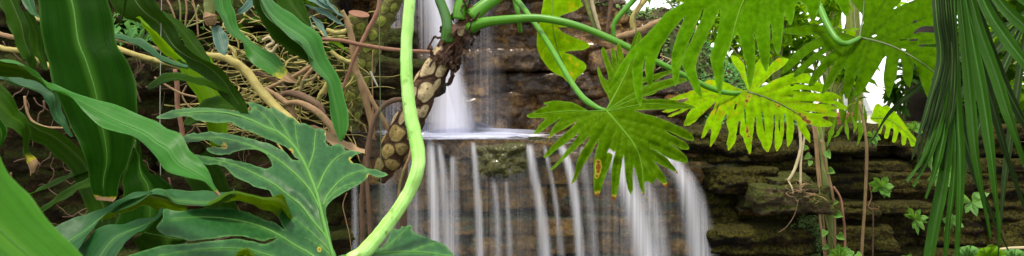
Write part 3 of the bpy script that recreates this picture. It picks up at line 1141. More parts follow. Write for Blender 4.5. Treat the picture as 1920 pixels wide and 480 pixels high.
strap('bright near strap leaf, out of focus, filling the bottom left corner',
      [(-60, 190), (-30, 240), (0, 295), (45, 360), (100, 425), (155, 482), (190, 530)],
      [(-330, 230), (-290, 290), (-240, 360), (-170, 430), (-80, 510), (10, 570), (110, 640)],
      [.98, .92, .84], [.86, .82, .76], M['strap_bright'], bulge=-.1, wave=.01, seed=7, rib=M['rib_light'], ribw=.0022, group=GL, ripple=.002)
strap('olive strap leaf hanging at the top left corner',
      [(-30, -40), (0, 10), (10, 30), (18, 50), (25, 75), (35, 95), (46, 112), (54, 128)],
      [(25, -40), (40, 15), (47, 35), (53, 50), (55, 75), (60, 95), (67, 110), (66, 128)],
      [2.0, 1.9], [2.05, 1.95], M['strap_dark'], bulge=-.12, seed=8, rib=M['rib_dark'], ribw=.0014, group=GL)
strap('olive strap leaf hidden between the corner leaf and the broadest leaf',
      [(38, 20), (50, 45), (55, 70), (58, 95), (70, 112), (84, 132)], [(62, 20), (72, 45), (82, 60), (84, 90), (88, 112), (90, 132)],
      [2.2, 2.15], [2.22, 2.18], M['strap_dark'], seed=9, group=GL, n=24)
strap('dark teal strap leaf at the top just left of the broadest leaf',
      [(30, -30), (40, 0), (48, 15), (58, 26), (70, 33)], [(58, -30), (64, 2), (68, 16), (71, 26), (74, 34)], [2.2, 2.15], [2.2, 2.15], M['strap_teal'], seed=10, group=GL, n=18, m=9)
strap('dim strap leaf slanting down to the right behind the tip of the broadest leaf',
      [(40, 215), (75, 235), (110, 248), (140, 268), (158, 285), (172, 305), (190, 340), (215, 400), (235, 470)],
      [(40, 245), (62, 263), (82, 272), (100, 290), (118, 308), (135, 325), (145, 350), (165, 395), (195, 470)],
      [2.30, 2.25, 2.15], [2.38, 2.32, 2.2], M['strap_dark'], bulge=.12, seed=11, rib=M['rib_dark'], ribw=.0016, group=GL)
strap('thin grassy blade rising right below the brown curled tip',
      [(50, 362), (90, 344), (130, 322), (165, 306), (200, 290)], [(52, 365), (95, 350), (135, 332), (170, 320), (204, 305)], [2.4, 2.3], [2.36, 2.26], M['strap_dark'], seed=12, group=GL, n=24, m=7)
strap('second grassy blade, lower and wider, behind the near corner leaf',
      [(70, 395), (105, 368), (140, 345), (175, 330), (205, 318)], [(82, 396), (118, 374), (150, 355), (178, 348), (210, 340)], [2.3, 2.2], [2.26, 2.16], M['strap_dark'], seed=13, group=GL, n=24, m=7)
strap('upright strap leaf between the tip of the broadest leaf and the arching leaf',
      [(256, 262), (246, 295), (236, 318), (229, 337), (232, 360), (224, 400), (205, 440)],
      [(262, 262), (268, 300), (282, 322), (300, 333), (318, 345), (328, 362), (342, 400), (352, 440)],
      [2.25, 2.15], [2.3, 2.2], M['strap_green'], bulge=-.1, wave=.01, seed=14, rib=M['rib_light'], ribw=.0018, group=GL)
strap('light yellow green strap leaf standing behind the dark arching leaves',
      [(325, 105), (340, 135), (352, 158), (366, 176), (375, 196), (382, 218), (389, 240), (395, 275)],
      [(395, 105), (410, 140), (424, 170), (432, 195), (429, 220), (427, 240), (426, 275)],
      [2.6, 2.5], [2.62, 2.52], M['strap_light'], bulge=-.12, seed=15, rib=M['rib_light'], ribw=.0016, group=GL)
strap('olive strap leaf half hidden behind the lobes of the big split leaf',
      [(330, 300), (345, 332), (362, 358), (380, 382), (398, 425)], [(395, 280), (408, 305), (422, 330), (433, 360), (446, 390), (458, 425)],
      [2.5, 2.4], [2.5, 2.42], M['strap_dark'], seed=16, rib=M['rib_dark'], ribw=.0014, group=GL, n=24)
strap('large olive strap leaf arching down from the top beside the broadest leaf',
      [(190, -40), (205, 3), (217, 22), (235, 36), (258, 42), (272, 55), (285, 75), (300, 93), (330, 112), (360, 126), (395, 155), (420, 185), (450, 213)],
      [(268, -40), (290, 0), (310, 25), (325, 50), (335, 68), (350, 90), (375, 110), (405, 124), (430, 142), (448, 170), (467, 214)],
      [2.42, 2.36, 2.22, 2.06], [2.30, 2.24, 2.12, 2.02], M['strap_dark'], bulge=.06, wave=.012, seed=17, rib=M['rib_dark'], ribw=.0022, group=GL, n=54)
strap('lower fold of the large olive arching leaf, light put into its paler colour',
      [(256, 32), (268, 48), (282, 68), (296, 90), (326, 112)], [(262, 34), (285, 56), (308, 76), (328, 98), (352, 122)], [2.12, 2.08], [2.08, 2.02], M['strap_light'], seed=18, group=GL, n=20, m=9)  # lighter green blade paints the brightly lit part of that leaf
strap('olive strap leaf just behind the upper edge of the large arching leaf',
      [(300, 22), (318, 40), (335, 62), (352, 90), (375, 110), (396, 122)], [(306, 20), (335, 36), (360, 60), (378, 82), (388, 102), (398, 121)],
      [2.5, 2.4], [2.55, 2.42], M['strap_dark'], seed=19, group=GL, n=24)
strap('slim bluish strap leaf under the large olive arching leaf',
      [(205, 62), (240, 68), (270, 76), (290, 90), (305, 103), (330, 117), (352, 123)], [(205, 66), (240, 78), (265, 90), (290, 106), (310, 117), (335, 123), (354, 126)],
      [2.2, 2.1], [2.14, 2.04], M['strap_teal'], seed=20, group=GL, n=30, m=9)
strap('short dark strap leaf curving up below the large olive arching leaf',
      [(276, 164), (288, 152), (300, 140), (312, 135), (335, 136), (355, 141), (378, 145), (400, 152), (428, 166)], [(279, 167), (292, 162), (310, 156), (325, 151), (345, 151), (365, 156), (390, 161), (410, 169), (432, 176)],
      [2.2, 2.15], [2.14, 2.08], M['strap_dark'], seed=21, rib=M['rib_dark'], ribw=.0012, group=GL, n=30, m=9)
strap('dark strap leaf lying along the top of the big split leaf',
      [(343, 230), (365, 205), (390, 184), (415, 178), (440, 190), (462, 208)], [(352, 235), (380, 226), (400, 214), (430, 206), (452, 212), (465, 214)],
      [2.5, 2.42], [2.44, 2.36], M['strap_dark'], seed=22, rib=M['rib_dark'], ribw=.0012, group=GL, n=28, m=9)
strap('strap leaf with a yellow end and a broken dry stub pointing down right',
      [(400, -30), (402, 16), (410, 28), (427, 55), (442, 72), (454, 80), (458, 92), (463, 106), (478, 122), (500, 136), (520, 146), (538, 154), (553, 156)],
      [(428, -30), (434, 5), (440, 22), (446, 50), (465, 72), (487, 87), (512, 100), (524, 110), (531, 120), (538, 131), (545, 140), (552, 148), (559, 153)],
      [2.62, 2.55, 2.48, 2.4], [2.70, 2.63, 2.50, 2.40], M['strap_gloss'], bulge=.10, wave=.01, seed=23, rib=M['rib_light'], ribw=.0016, tip=.10, group=GL, n=54)
s6 = strap('wavy strap leaf twisting down from the top toward the crossing vines',
           [(472, -30), (486, 5), (497, 25), (515, 45), (540, 65), (560, 80), (570, 97), (578, 120), (590, 132), (610, 148), (614, 175), (620, 210), (626, 240), (637, 266)],
           [(500, -30), (518, 3), (535, 22), (560, 38), (582, 50), (597, 65), (606, 88), (615, 110), (625, 130), (638, 160), (647, 190), (652, 215), (652, 238), (641, 266)],
           [2.45, 2.4, 2.4, 2.35], [2.62, 2.56, 2.5, 2.38], M['strap_gloss'], bulge=.10, wave=.012, seed=24, rib=M['rib_light'], ribw=.0016, group=GL, n=56)
strap('', [(462, -30), (478, 12), (492, 40), (500, 58), (512, 73), (535, 90), (558, 103), (579, 118)], [(473, -30), (487, 6), (498, 26), (516, 46), (541, 66), (561, 81), (571, 98), (580, 120)],
      [2.55, 2.52], [2.45, 2.40], M['strap_dark'], seed=25, parent=s6, name='folded_half', n=30, m=9)
strap('dark strap leaf behind the upper right edge of the wavy strap leaf',
      [(500, -30), (520, 5), (545, 28), (565, 42), (578, 50)], [(562, -30), (568, 0), (575, 18), (581, 36), (584, 50)], [2.75, 2.7], [2.78, 2.7], M['strap_dark'], seed=26, group=GL, n=20)
px_tube('tendril', [(238, -20, 2.1), (234, 8, 2.1), (231, 26, 2.1), (226, 42, 2.1), (217, 52, 2.1)], [3.5, 2.5, 1.2], M['strap_dark'], sides=7, label='thin green curl hanging beside the broadest strap leaf', cat='tendril')

strap('dry beige leaf sheath lying behind the right lobes of the big split leaf', [(580, 234), (606, 240), (636, 258), (684, 281)], [(596, 250), (616, 268), (644, 278), (688, 292)], [2.5, 2.46], [2.44, 2.4], M['bark_tan'], seed=28, n=24, m=11, name='dry_leaf')
# stalk with a node and its shrivelled bud
st = thing('cut_stalk', 'pale green stalk with a dry ringed joint above a bluish drooping leaf', 'stalk', P(393, 28, 2.9))
px_tube('stalk', [(394, -30, 2.9), (394, 0, 2.9), (393, 26, 2.9)], [12, 12, 10], M['vine_green'], parent=st, sides=12)
px_tube('joint', [(393, 24, 2.9), (393, 29, 2.9), (394, 34, 2.9), (396, 48, 2.9)], [10, 13, 11, 8], M['dry'], parent=st, sides=12)
strap('', [(396, 48), (398, 62), (401, 80), (410, 98), (421, 104)], [(411, 47), (420, 58), (428, 72), (427, 90), (423, 104)], [2.9, 2.84], [2.92, 2.86], M['blue_leaf'], seed=27, parent=st, name='leaf', rib=M['rib_dark'], ribw=.001, n=22, m=9)

# bluish leaf fans at the top of the root tangle
fan = thing('leafy_shoot', 'bluish narrow leaflets fanning down over the root tangle at the top', 'plant', P(560, -10, 3.0))
for k, (a, b, hw) in enumerate((((556, -10), (652, 36), 5), ((575, -12), (636, 24), 5), ((570, 8), (650, 52), 5), ((552, 12), (592, 60), 5), ((580, 26), (618, 78), 5), ((600, -10), (618, 10), 4), ((545, -6), (560, 30), 5), ((612, 76), (653, 98), 4))):
    mx, my = (a[0] + b[0]) / 2, (a[1] + b[1]) / 2 - 6
    dx, dy = b[0] - a[0], b[1] - a[1]
    L = math.hypot(dx, dy)
    nx_, ny_ = -dy / L * hw, dx / L * hw
    strap('', [a, (mx - nx_, my - ny_), b], [a, (mx + nx_, my + ny_), b], [3.0, 2.95, 2.9], [3.0, 2.93, 2.9], M['strap_light'] if k == 7 else M['blue_leaf'], seed=30 + k, parent=fan, name='leaflet', n=18, m=7)
strap('small bluish leaf in the shade between the yellow ended leaf and the wavy leaf',
      [(446, 22), (456, 8), (470, -8), (485, -25)], [(447, 27), (462, 22), (476, 8), (496, -20)], [3.0, 3.0], [3.0, 2.95], M['blue_leaf'], seed=39, n=16, m=7, name='leaf')

# ------------------------------------------------------------------ the big split leaf and its thick stalk
big = thing('philodendron_leaf', 'big dark green split leaf on a thick pale stalk, left of the falls', 'leaf', P(640, 482, 1.86))
V_ = lambda *p, **k: dict(p=list(p), **k)
OUT = [(632, 520), (631, 480), (623, 460), (616, 425), (610, 396), (613, 385), (627, 371), (650, 358), (675, 345), (688, 335), (691, 326), (700, 330), (716, 333), (729, 329), (722, 323), (705, 318), (690, 316), (675, 307), (663, 306),
       (657, 298), (664, 291), (680, 287), (668, 284), (657, 282), (647, 281), (642, 272), (632, 269), (617, 275), (611, 267), (612, 255), (611, 245), (600, 241), (590, 243), (585, 238), (570, 230), (560, 232), (552, 222), (540, 219), (520, 205), (510, 200),
       (504, 204), (487, 196), (464, 189), (468, 198), (474, 207), (455, 209), (425, 205), (375, 201), (342, 203), (320, 207), (291, 219), (300, 224), (325, 222), (345, 217), (355, 219), (370, 226), (410, 231), (430, 228), (450, 240), (475, 248), (492, 257),
       (510, 264), (530, 273), (543, 280), (550, 292), (563, 302), (546, 298), (538, 286), (525, 279), (508, 271), (485, 264), (455, 256), (420, 250), (390, 246), (370, 251), (362, 248), (344, 255), (346, 262), (350, 268), (372, 265), (388, 262), (399, 265),
       (403, 270), (421, 274), (405, 277), (385, 276), (391, 286), (410, 291), (427, 290), (442, 284), (460, 280), (485, 281), (498, 287), (507, 300), (511, 312), (500, 317), (485, 313), (462, 305), (430, 298), (400, 295), (376, 291), (357, 289), (354, 294),
       (365, 299), (390, 310), (407, 308), (422, 313), (432, 323), (441, 333), (462, 341), (478, 351), (505, 356), (511, 369), (520, 370), (527, 380), (526, 396), (522, 408), (530, 424), (536, 432), (522, 423), (515, 416), (497, 413), (487, 408), (470, 400),
       (440, 391), (410, 389), (360, 392), (335, 397), (312, 391), (305, 393), (306, 405), (300, 416), (291, 426), (300, 436), (312, 442), (342, 447), (355, 452), (380, 450), (407, 446), (447, 441), (475, 448), (495, 453), (507, 448), (521, 446), (513, 452),
       (495, 458), (475, 453), (447, 447), (407, 450), (367, 456), (312, 459), (275, 468), (240, 479), (200, 505), (230, 530), (400, 545), (632, 540)]
CT = [(465, 190, 2.36), (600, 243, 2.30), (690, 325, 2.10), (630, 480, 1.86), (560, 300, 2.12), (350, 260, 2.22), (292, 219, 2.40), (360, 290, 2.08), (500, 285, 2.13), (480, 340, 2.0), (300, 420, 1.78), (420, 395, 1.92), (420, 445, 1.76), (240, 480, 1.66), (520, 440, 1.86), (590, 400, 1.98), (655, 290, 2.22), (612, 390, 1.98), (400, 205, 2.42), (420, 250, 2.28), (450, 285, 2.12), (430, 298, 2.13)]
VN = [V_((626, 486), (610, 430), (597, 375), (590, 352), (577, 320), (562, 290), (545, 267), (520, 247), (500, 240), (470, 225), (440, 215), (400, 209), (330, 213), w=5, n='midrib'),
      V_((577, 320), (588, 285), (590, 265), (592, 246), w=2.4), V_((594, 358), (610, 322), (630, 297), (655, 283), w=2.8), V_((606, 386), (615, 365), (640, 337), (668, 323), (690, 320), w=2.6),
      V_((610, 378), (640, 352), (676, 340), w=1.6), V_((603, 400), (585, 362), (560, 332), (530, 306), (500, 286), (470, 273), (430, 262), (390, 257), (350, 261), w=2.6),
      V_((622, 466), (607, 438), (587, 415), (565, 386), (537, 364), (515, 346), (485, 330), (450, 313), (407, 301), (362, 292), w=2.8),
      V_((600, 490), (575, 472), (552, 460), (522, 440), (490, 425), (455, 415), (420, 409), (380, 407), (320, 410), w=2.8),
      V_((540, 490), (500, 478), (470, 469), (440, 466), (400, 466), (360, 470), (300, 480), w=2.4), V_((618, 470), (590, 441), (562, 418), (545, 405), w=1.6),
      V_((548, 270), (530, 236), (505, 204), w=1.6), V_((562, 290), (556, 258), (552, 225), w=1.4), V_((520, 247), (500, 222), (470, 196), w=1.6),
      V_((628, 488), (600, 462), (570, 445), w=1.4)]
lobed('', OUT, CT, VN, M['philo_big'], M['vein_pale'], parent=big, step=6.5, quilt=.012, sig=11, seed=41,
      dry=[(421, 274, 7), (545, 284, 6), (598, 466, 5), (660, 300, 6), (613, 250, 5), (690, 330, 4)], rough=1.6, noiseamp=.006, curl=-.004)
# lobes that fold over or twist
LB = [([(205, 392), (225, 377), (250, 366), (284, 358), (330, 355), (380, 358), (410, 359), (440, 360)], [(215, 396), (250, 384), (282, 365), (310, 369), (326, 379), (347, 385), (390, 386), (414, 376), (441, 362)], [1.9, 1.95], [1.82, 1.84], 'philo_big', 51),
      ([(388, 386), (413, 376), (437, 361), (460, 367), (490, 374), (510, 371), (527, 364), (537, 380), (540, 402)], [(392, 390), (415, 380), (437, 376), (462, 382), (485, 389), (507, 398), (522, 408), (532, 414), (542, 420)], [1.86, 1.84, 1.86], [1.94, 1.98, 1.95], 'philo_under', 52),
      ([(95, 430), (120, 416), (160, 401), (207, 386), (226, 374), (257, 359), (284, 356)], [(100, 500), (145, 466), (165, 443), (186, 412), (208, 394), (229, 380), (285, 360)], [1.72, 1.84], [1.64, 1.8], 'strap_teal', 53),
      ([(186, 408), (226, 376), (257, 361), (283, 361), (310, 367), (326, 378), (346, 384)], [(190, 412), (225, 402), (250, 392), (272, 386), (300, 394), (326, 399), (350, 399)], [1.86, 1.88], [1.94, 1.96], 'philo_under', 54),
      ([(125, 505), (147, 467), (165, 445), (187, 427), (220, 420), (250, 415), (275, 410), (290, 404), (296, 391), (302, 388)], [(205, 510), (217, 480), (232, 460), (257, 437), (275, 425), (290, 414), (300, 405), (306, 396), (304, 389)], [1.7, 1.74], [1.62, 1.7], 'strap_teal', 55),
      ([(290, 416), (300, 402), (310, 398), (330, 420), (345, 440)], [(250, 450), (262, 470), (275, 480), (320, 470), (350, 450)], [1.86, 1.86], [1.82, 1.82], 'strap_dark', 56),
      ([(437, 486), (446, 474), (456, 466), (468, 470), (476, 486)], [(440, 492), (448, 484), (456, 480), (466, 483), (474, 492)], [1.66, 1.62], [1.7, 1.7], 'philo_under', 57)]
for k, (L, R, yl, yr, mt, sd_) in enumerate(LB):
    strap('', L, R, yl, yr, M[mt], seed=sd_, parent=big, name='lobe', bulge=.10, wave=.006, rib=M['vein_pale'] if mt != 'philo_under' else None, ribw=.0014, n=40, m=11)
QO = [(628, 482), (650, 476), (672, 471), (715, 466), (727, 450), (737, 427), (744, 431), (750, 430), (752, 423), (760, 426), (766, 421), (772, 421), (773, 434), (785, 440), (800, 444), (812, 451), (820, 452), (835, 459), (846, 472), (862, 492), (866, 530), (632, 530)]
QC = [(632, 482, 1.86), (737, 427, 2.02), (770, 424, 2.02), (846, 472, 1.86), (800, 520, 1.70), (650, 520, 1.74), (760, 470, 1.90)]
QV = [V_((640, 481), (700, 475), (780, 472), (855, 482), w=3.2), V_((712, 474), (735, 455), (755, 436), (768, 424), w=2), V_((770, 472), (795, 462), (822, 455), w=1.5)]
lobed('', QO, QC, QV, M['philo_big'], M['vein_pale'], parent=big, step=6, quilt=.008, sig=9, seed=42, rough=1.2, noiseamp=.008)
px_tube('petiole', [(771, -40, 1.98), (766, 30, 1.96), (762, 90, 1.95), (763, 150, 1.94), (769, 210, 1.93), (780, 262, 1.92), (785, 296, 1.91), (781, 325, 1.9), (769, 356, 1.9), (750, 388, 1.89), (727, 420, 1.88), (703, 450, 1.87), (680, 474, 1.86), (655, 490, 1.85)],
        [10.5, 10.5, 11, 11, 11.5, 12, 13, 13.5, 13, 12.5, 12.5, 13, 14.5, 14], M['petiole_pale'], parent=big, n=110, sides=20, bump=.08)

# ------------------------------------------------------------------ scarred trunk with its stalks and the yellowing leaf
phil = thing('philodendron', 'leaning trunk with round pale leaf scars, green stalks and one yellowing split leaf', 'plant', P(700, 345, 3.05))


class Trunk:
    def __init__(self, pts, hw, Y, n=90):
        q = [(p[0], p[1], y) for p, y in zip(pts, np.linspace(Y[0], Y[1], len(pts)))]
        self.L = smooth_line(q, n)
        self.n = n
        self.h = np.interp(np.linspace(0, 1, n), np.linspace(0, 1, len(hw)), hw)
        self.C = np.array([P(*r) for r in self.L])
        self.R = self.h * self.L[:, 2] / FP
        T = np.gradient(self.C, axis=0)
        self.T = T / np.linalg.norm(T, axis=1)[:, None]
        v = np.array([0, -1.0, 0])
        self.a = v - self.T * (self.T @ v)[:, None]
        self.a /= np.linalg.norm(self.a, axis=1)[:, None]
        self.b = np.cross(self.T, self.a)
        self.sgn = 1 if self.b[n // 2][0] > 0 else -1
        self.len = np.linalg.norm(np.diff(self.C, axis=0), axis=1).sum()

    def at(self, t, th, lift=0.0):
        i = max(0.0, min(self.n - 1.001, t * (self.n - 1)))
        k, f = int(i), i - int(i)
        g = lambda A: A[k] * (1 - f) + A[k + 1] * f
        return g(self.C) + (g(self.a) * math.cos(th) + g(self.b) * math.sin(th)) * (g(self.R) + lift)

    def locate(self, px, py):
        d = np.hypot(self.L[:, 0] - px, self.L[:, 1] - py)
        k = int(d.argmin())
        bx = self.b[k]
        ox, oy = (px - self.L[k, 0]), (py - self.L[k, 1])
        s = (ox * bx[0] - oy * bx[2]) / self.h[k]
        return k / (self.n - 1), math.asin(max(-.97, min(.97, s)))

    def body(self, name, mat, parent, seed, amp=.08, sides=40):
        V, F = [], []
        for i in range(self.n):
            for k in range(sides):
                th = 2 * math.pi * k / sides
                t = i / (self.n - 1)
                p = Vector((math.cos(th) * 2.2 + seed, math.sin(th) * 2.2, t * 16))
                r = amp * mnoise.fractal(p, .8, 2.0, 4) * self.R[i]
                r += .06 * self.R[i] * math.sin(t * 95 + 1.5 * math.sin(th * 2 + t * 9))
                V.append(self.at(t, th, r))
        for i in range(self.n - 1):
            for k in range(sides):
                k2 = (k + 1) % sides
                F.append((i * sides + k, i * sides + k2, (i + 1) * sides + k2, (i + 1) * sides + k))
        F.append(tuple(range(sides))[::-1])
        F.append(tuple((self.n - 1) * sides + k for k in range(sides)))
        return mesh(name, V, F, mat, parent)

    def scar(self, t, th, rx, ry, mat, parent, seed):
        """oval leaf scar of half sizes rx (around) and ry (along), metres"""
        r0 = float(np.interp(t * (self.n - 1), range(self.n), self.R))
        V, F, ra, dt = [], [], [], []
        rings, sec = [0, .2, .4, .6, .78, .9, 1.0, 1.1, 1.28], 26
        for r in rings:
            if r < .9: hgt = .0035 + .005 * (1 - (r / .9) ** 2)
            elif r < 1.05: hgt = .0045
            elif r < 1.2: hgt = .0055
            else: hgt = -.004
            for k in range(sec):
                al = 2 * math.pi * k / sec
                q = r * (1 + .24 * mnoise.noise(Vector((math.cos(al) * 1.4 + seed, math.sin(al) * 1.4, seed))))
                u, v = q * math.cos(al), q * math.sin(al)
                u *= 1 - .22 * v                    # narrower towards the tip
                V.append(self.at(t + v * ry / self.len, th + u * rx / r0, hgt * (r0 / .05)))
                ra.append(r / 1.1)
                dt.append(math.exp(-((u - .1) / .16) ** 2 - ((v + .42) / .3) ** 2))
        for j in range(len(rings) - 1):
            for k in range(sec):
                k2 = (k + 1) % sec
                F.append((j * sec + k, j * sec + k2, (j + 1) * sec + k2, (j + 1) * sec + k))
        return mesh('leaf_scar', V, F, mat, parent, {'rad': ra, 'dot': dt})


T1 = Trunk([(893, 14), (880, 34), (864, 58), (846, 84), (826, 114), (808, 146), (790, 180), (774, 214), (757, 248), (740, 280), (724, 308), (708, 334)], [11, 14, 16, 19, 22, 23.5, 24.5, 25.5, 26, 26, 24, 17], (3.0, 3.06))
tb = T1.body('trunk', M['trunk_husk'], phil, 3)
SC = [(802, 127, 19, 20), (802, 172, 17, 22), (830, 130, 11, 18), (868, 58, 13, 11), (778, 138, 9, 16), (776, 177, 8, 18), (741, 221, 10, 18), (761, 216, 9, 18), (797, 205, 11, 15), (812, 92, 8, 12), (825, 92, 12, 13), (747, 247, 17, 17), (757, 274, 14, 12),
      (731, 281, 13, 16), (714, 307, 10, 17), (738, 305, 16, 12), (775, 245, 10, 16), (786, 212, 10, 12), (722, 260, 8, 13), (820, 158, 8, 16), (765, 292, 8, 10), (708, 328, 9, 8)]
for k, (x, y, rx, ry) in enumerate(SC):
    t_, th = T1.locate(x, y)
    T1.scar(t_, th, rx * 2.7 / FP, ry * 2.8 / FP, M['scar_old'] if y > 240 else M['scar'], tb, k * 1.7)
for k in range(22):                                     # the far side of the trunk
    t_ = .2 + .75 * k / 22
    T1.scar(t_, math.pi + (k % 3 - 1) * .8, .024, .03, M['scar'], tb, 60 + k)
# torn husk round the growing end
hr = random.Random(5)
for k in range(44):
    t_ = hr.choice((.04, .08, .12, .16, .2, .24, .28, .32)) + hr.uniform(-.015, .015)
    th = hr.uniform(-1.9, 1.9)
    b0 = Vector(T1.at(t_, th, -.002))
    ot = (b0 - Vector(T1.at(t_, th, -.03))).normalized()
    dn = Vector(T1.T[int(t_ * 89)])
    ln, wd = hr.uniform(.035, .075), hr.uniform(.018, .042)
    side = dn.cross(ot)
    V, F = [], []
    for i in range(7):
        f = i / 6
        c = b0 + dn * (ln * f * hr.choice((.5, 1, 1))) * (1 if k % 3 else -.7) + ot * (.028 * math.sin(f * 2.2) + .004)
        for j in range(4):
            s = j / 3 - .5
            V.append(c + side * s * wd * (1 - f * .75) + ot * hr.uniform(-.004, .004) + ot * (s * s) * .02)
    for i in range(6):
        for j in range(3):
            F.append((i * 4 + j, i * 4 + j + 1, i * 4 + j + 5, i * 4 + j + 4))
    mesh('husk', V, F, M['fibre'], tb, uv=[(i % 4 / 3, i / 28) for i in range(28)])
px_tube('petiole', [(812, -60, 3.0), (822, -8, 2.99), (833, 22, 2.98), (839, 48, 2.97), (838, 78, 2.98)], [8, 9, 9.5, 10, 13], M['petiole_dark'], parent=phil, sides=14, bump=.03)
px_tube('petiole', [(880, -60, 3.02), (870, -12, 3.0), (863, 16, 2.99), (860, 36, 2.99)], [10, 12, 12, 14], M['petiole_green'], parent=phil, sides=14, bump=.03)
px_tube('petiole', [(985, -50, 3.05), (935, -8, 3.02), (908, 11, 3.0), (882, 32, 2.99)], [9, 11, 12, 14], M['petiole_green'], parent=phil, sides=14, bump=.03)
px_tube('petiole', [(880, 54, 2.99), (905, 43, 2.96), (960, 36, 2.92), (1010, 34, 2.9), (1060, 42, 2.88), (1110, 58, 2.86), (1160, 80, 2.84), (1210, 105, 2.83), (1260, 130, 2.82), (1310, 155, 2.82), (1340, 168, 2.82), (1372, 175, 2.81), (1403, 172, 2.81)],
        [12, 9, 8, 7.5, 7, 6.5, 6.5, 6, 5.5, 5.5, 5.5, 5, 3.5], M['petiole_green'], parent=phil, n=90, sides=14, bump=.03)
YO = [(1402, 171), (1380, 164), (1355, 151), (1330, 149), (1312, 158), (1310, 166), (1290, 172), (1270, 180), (1252, 187), (1264, 190), (1288, 183), (1292, 187), (1265, 198), (1250, 205), (1238, 209), (1252, 212), (1275, 204), (1283, 203), (1262, 212), (1250, 219), (1260, 219), (1285, 208), (1302, 199),
      (1290, 212), (1284, 225), (1281, 236), (1290, 236), (1301, 231), (1316, 214), (1334, 199), (1345, 187), (1337, 204), (1325, 225), (1318, 245), (1314, 262), (1323, 254), (1331, 240), (1335, 247), (1331, 262), (1331, 278), (1338, 268), (1349, 248), (1356, 222), (1363, 212), (1362, 232), (1367, 248), (1363, 262), (1363, 271), (1365, 284),
      (1375, 273), (1381, 255), (1384, 226), (1389, 226), (1386, 250), (1394, 258), (1399, 276), (1406, 293), (1409, 280), (1410, 262), (1413, 240), (1415, 218), (1419, 222), (1418, 245), (1424, 262), (1432, 278), (1439, 288), (1446, 275), (1450, 250), (1450, 214), (1454, 218), (1453, 248), (1452, 270), (1456, 287), (1464, 275), (1470, 255), (1469, 212), (1474, 216),
      (1475, 242), (1474, 262), (1477, 277), (1485, 265), (1489, 245), (1488, 222), (1494, 228), (1498, 242), (1506, 254), (1519, 270), (1520, 255), (1513, 240), (1512, 230), (1524, 236), (1540, 238), (1557, 238), (1563, 231), (1540, 221), (1548, 217), (1565, 221), (1575, 214), (1555, 205), (1570, 204), (1587, 206), (1590, 200), (1575, 192), (1560, 186), (1576, 186), (1578, 181), (1560, 173),
      (1545, 170), (1560, 164), (1540, 157), (1525, 148), (1515, 139), (1500, 134), (1478, 139), (1462, 146), (1448, 152), (1434, 160), (1420, 166), (1436, 150), (1452, 135), (1474, 122), (1482, 111), (1464, 107), (1448, 116), (1440, 128), (1444, 108), (1430, 103), (1416, 120), (1409, 142), (1406, 160), (1400, 145), (1396, 122), (1384, 106), (1368, 102), (1374, 116), (1388, 140), (1399, 162)]
YC = [(1402, 172, 2.80), (1245, 200, 2.98), (1330, 275, 2.72), (1440, 286, 2.66), (1518, 268, 2.72), (1585, 200, 2.98), (1510, 228, 2.80), (1430, 105, 3.02), (1340, 155, 2.95), (1450, 200, 2.78), (1375, 105, 3.02), (1525, 150, 2.95)]
YV = [V_((1402, 172), (1440, 185), (1480, 204), (1515, 227), w=2.6, n='midrib')]
for tip_ in ((1252, 188), (1240, 209), (1251, 218), (1283, 234), (1314, 260), (1331, 276)):
    YV.append(V_((1402, 173), ((1402 + tip_[0]) / 2 + 4, (173 + tip_[1]) / 2 - 10), tip_, w=1.1, m=False))
for s_, tip_ in (((1404, 174), (1365, 282)), ((1412, 178), (1406, 290)), ((1424, 181), (1439, 285)), ((1438, 185), (1456, 284)), ((1454, 193), (1477, 274)), ((1478, 204), (1518, 268)), ((1496, 215), (1560, 235)), ((1484, 206), (1572, 216)), ((1468, 198), (1587, 203)), ((1450, 190), (1575, 188)), ((1432, 183), (1550, 168)), ((1420, 178), (1510, 143)), ((1404, 170), (1470, 114)), ((1403, 170), (1430, 106)), ((1402, 170), (1378, 108)), ((1400, 171), (1335, 152))):
    YV.append(V_(s_, ((s_[0] + tip_[0]) / 2, (s_[1] + tip_[1]) / 2 + (3 if tip_[1] < 200 else -4)), tip_, w=1.2, m=False))
lobed('', YO, YC, YV, M['philo_yellow'], M['vein_brown'], parent=phil, step=4.6, quilt=.014, sig=6, seed=43, rough=1.5, noiseamp=.02,
      holes=[[(1470, 158), (1500, 155), (1535, 161), (1500, 158)], [(1480, 170), (1515, 168), (1552, 177), (1515, 172)], [(1492, 190), (1530, 190), (1562, 197), (1530, 194)], [(1502, 207), (1530, 210), (1552, 213), (1528, 213)], [(1395, 200), (1399, 212), (1399, 235), (1396, 226)], [(1428, 205), (1433, 222), (1434, 250), (1430, 234)], [(1461, 216), (1463, 232), (1462, 250), (1459, 236)], [(1350, 190), (1346, 204), (1338, 222), (1343, 204)], [(1482, 158), (1490, 156), (1489, 161), (1482, 162)], [(1478, 178), (1488, 176), (1487, 183), (1479, 182)], [(1556, 194), (1566, 196), (1572, 200), (1560, 199)], [(1378, 196), (1382, 194), (1380, 205), (1376, 206)]],
      dry=[(1405, 181, 5), (1400, 189, 5), (1396, 198, 4), (1455, 195, 4), (1461, 199, 4), (1508, 222, 8), (1516, 229, 7), (1500, 214, 5), (1400, 238, 4), (1401, 246, 5), (1403, 256, 4), (1406, 291, 5), (1332, 276, 4), (1439, 287, 4), (1240, 209, 4)])

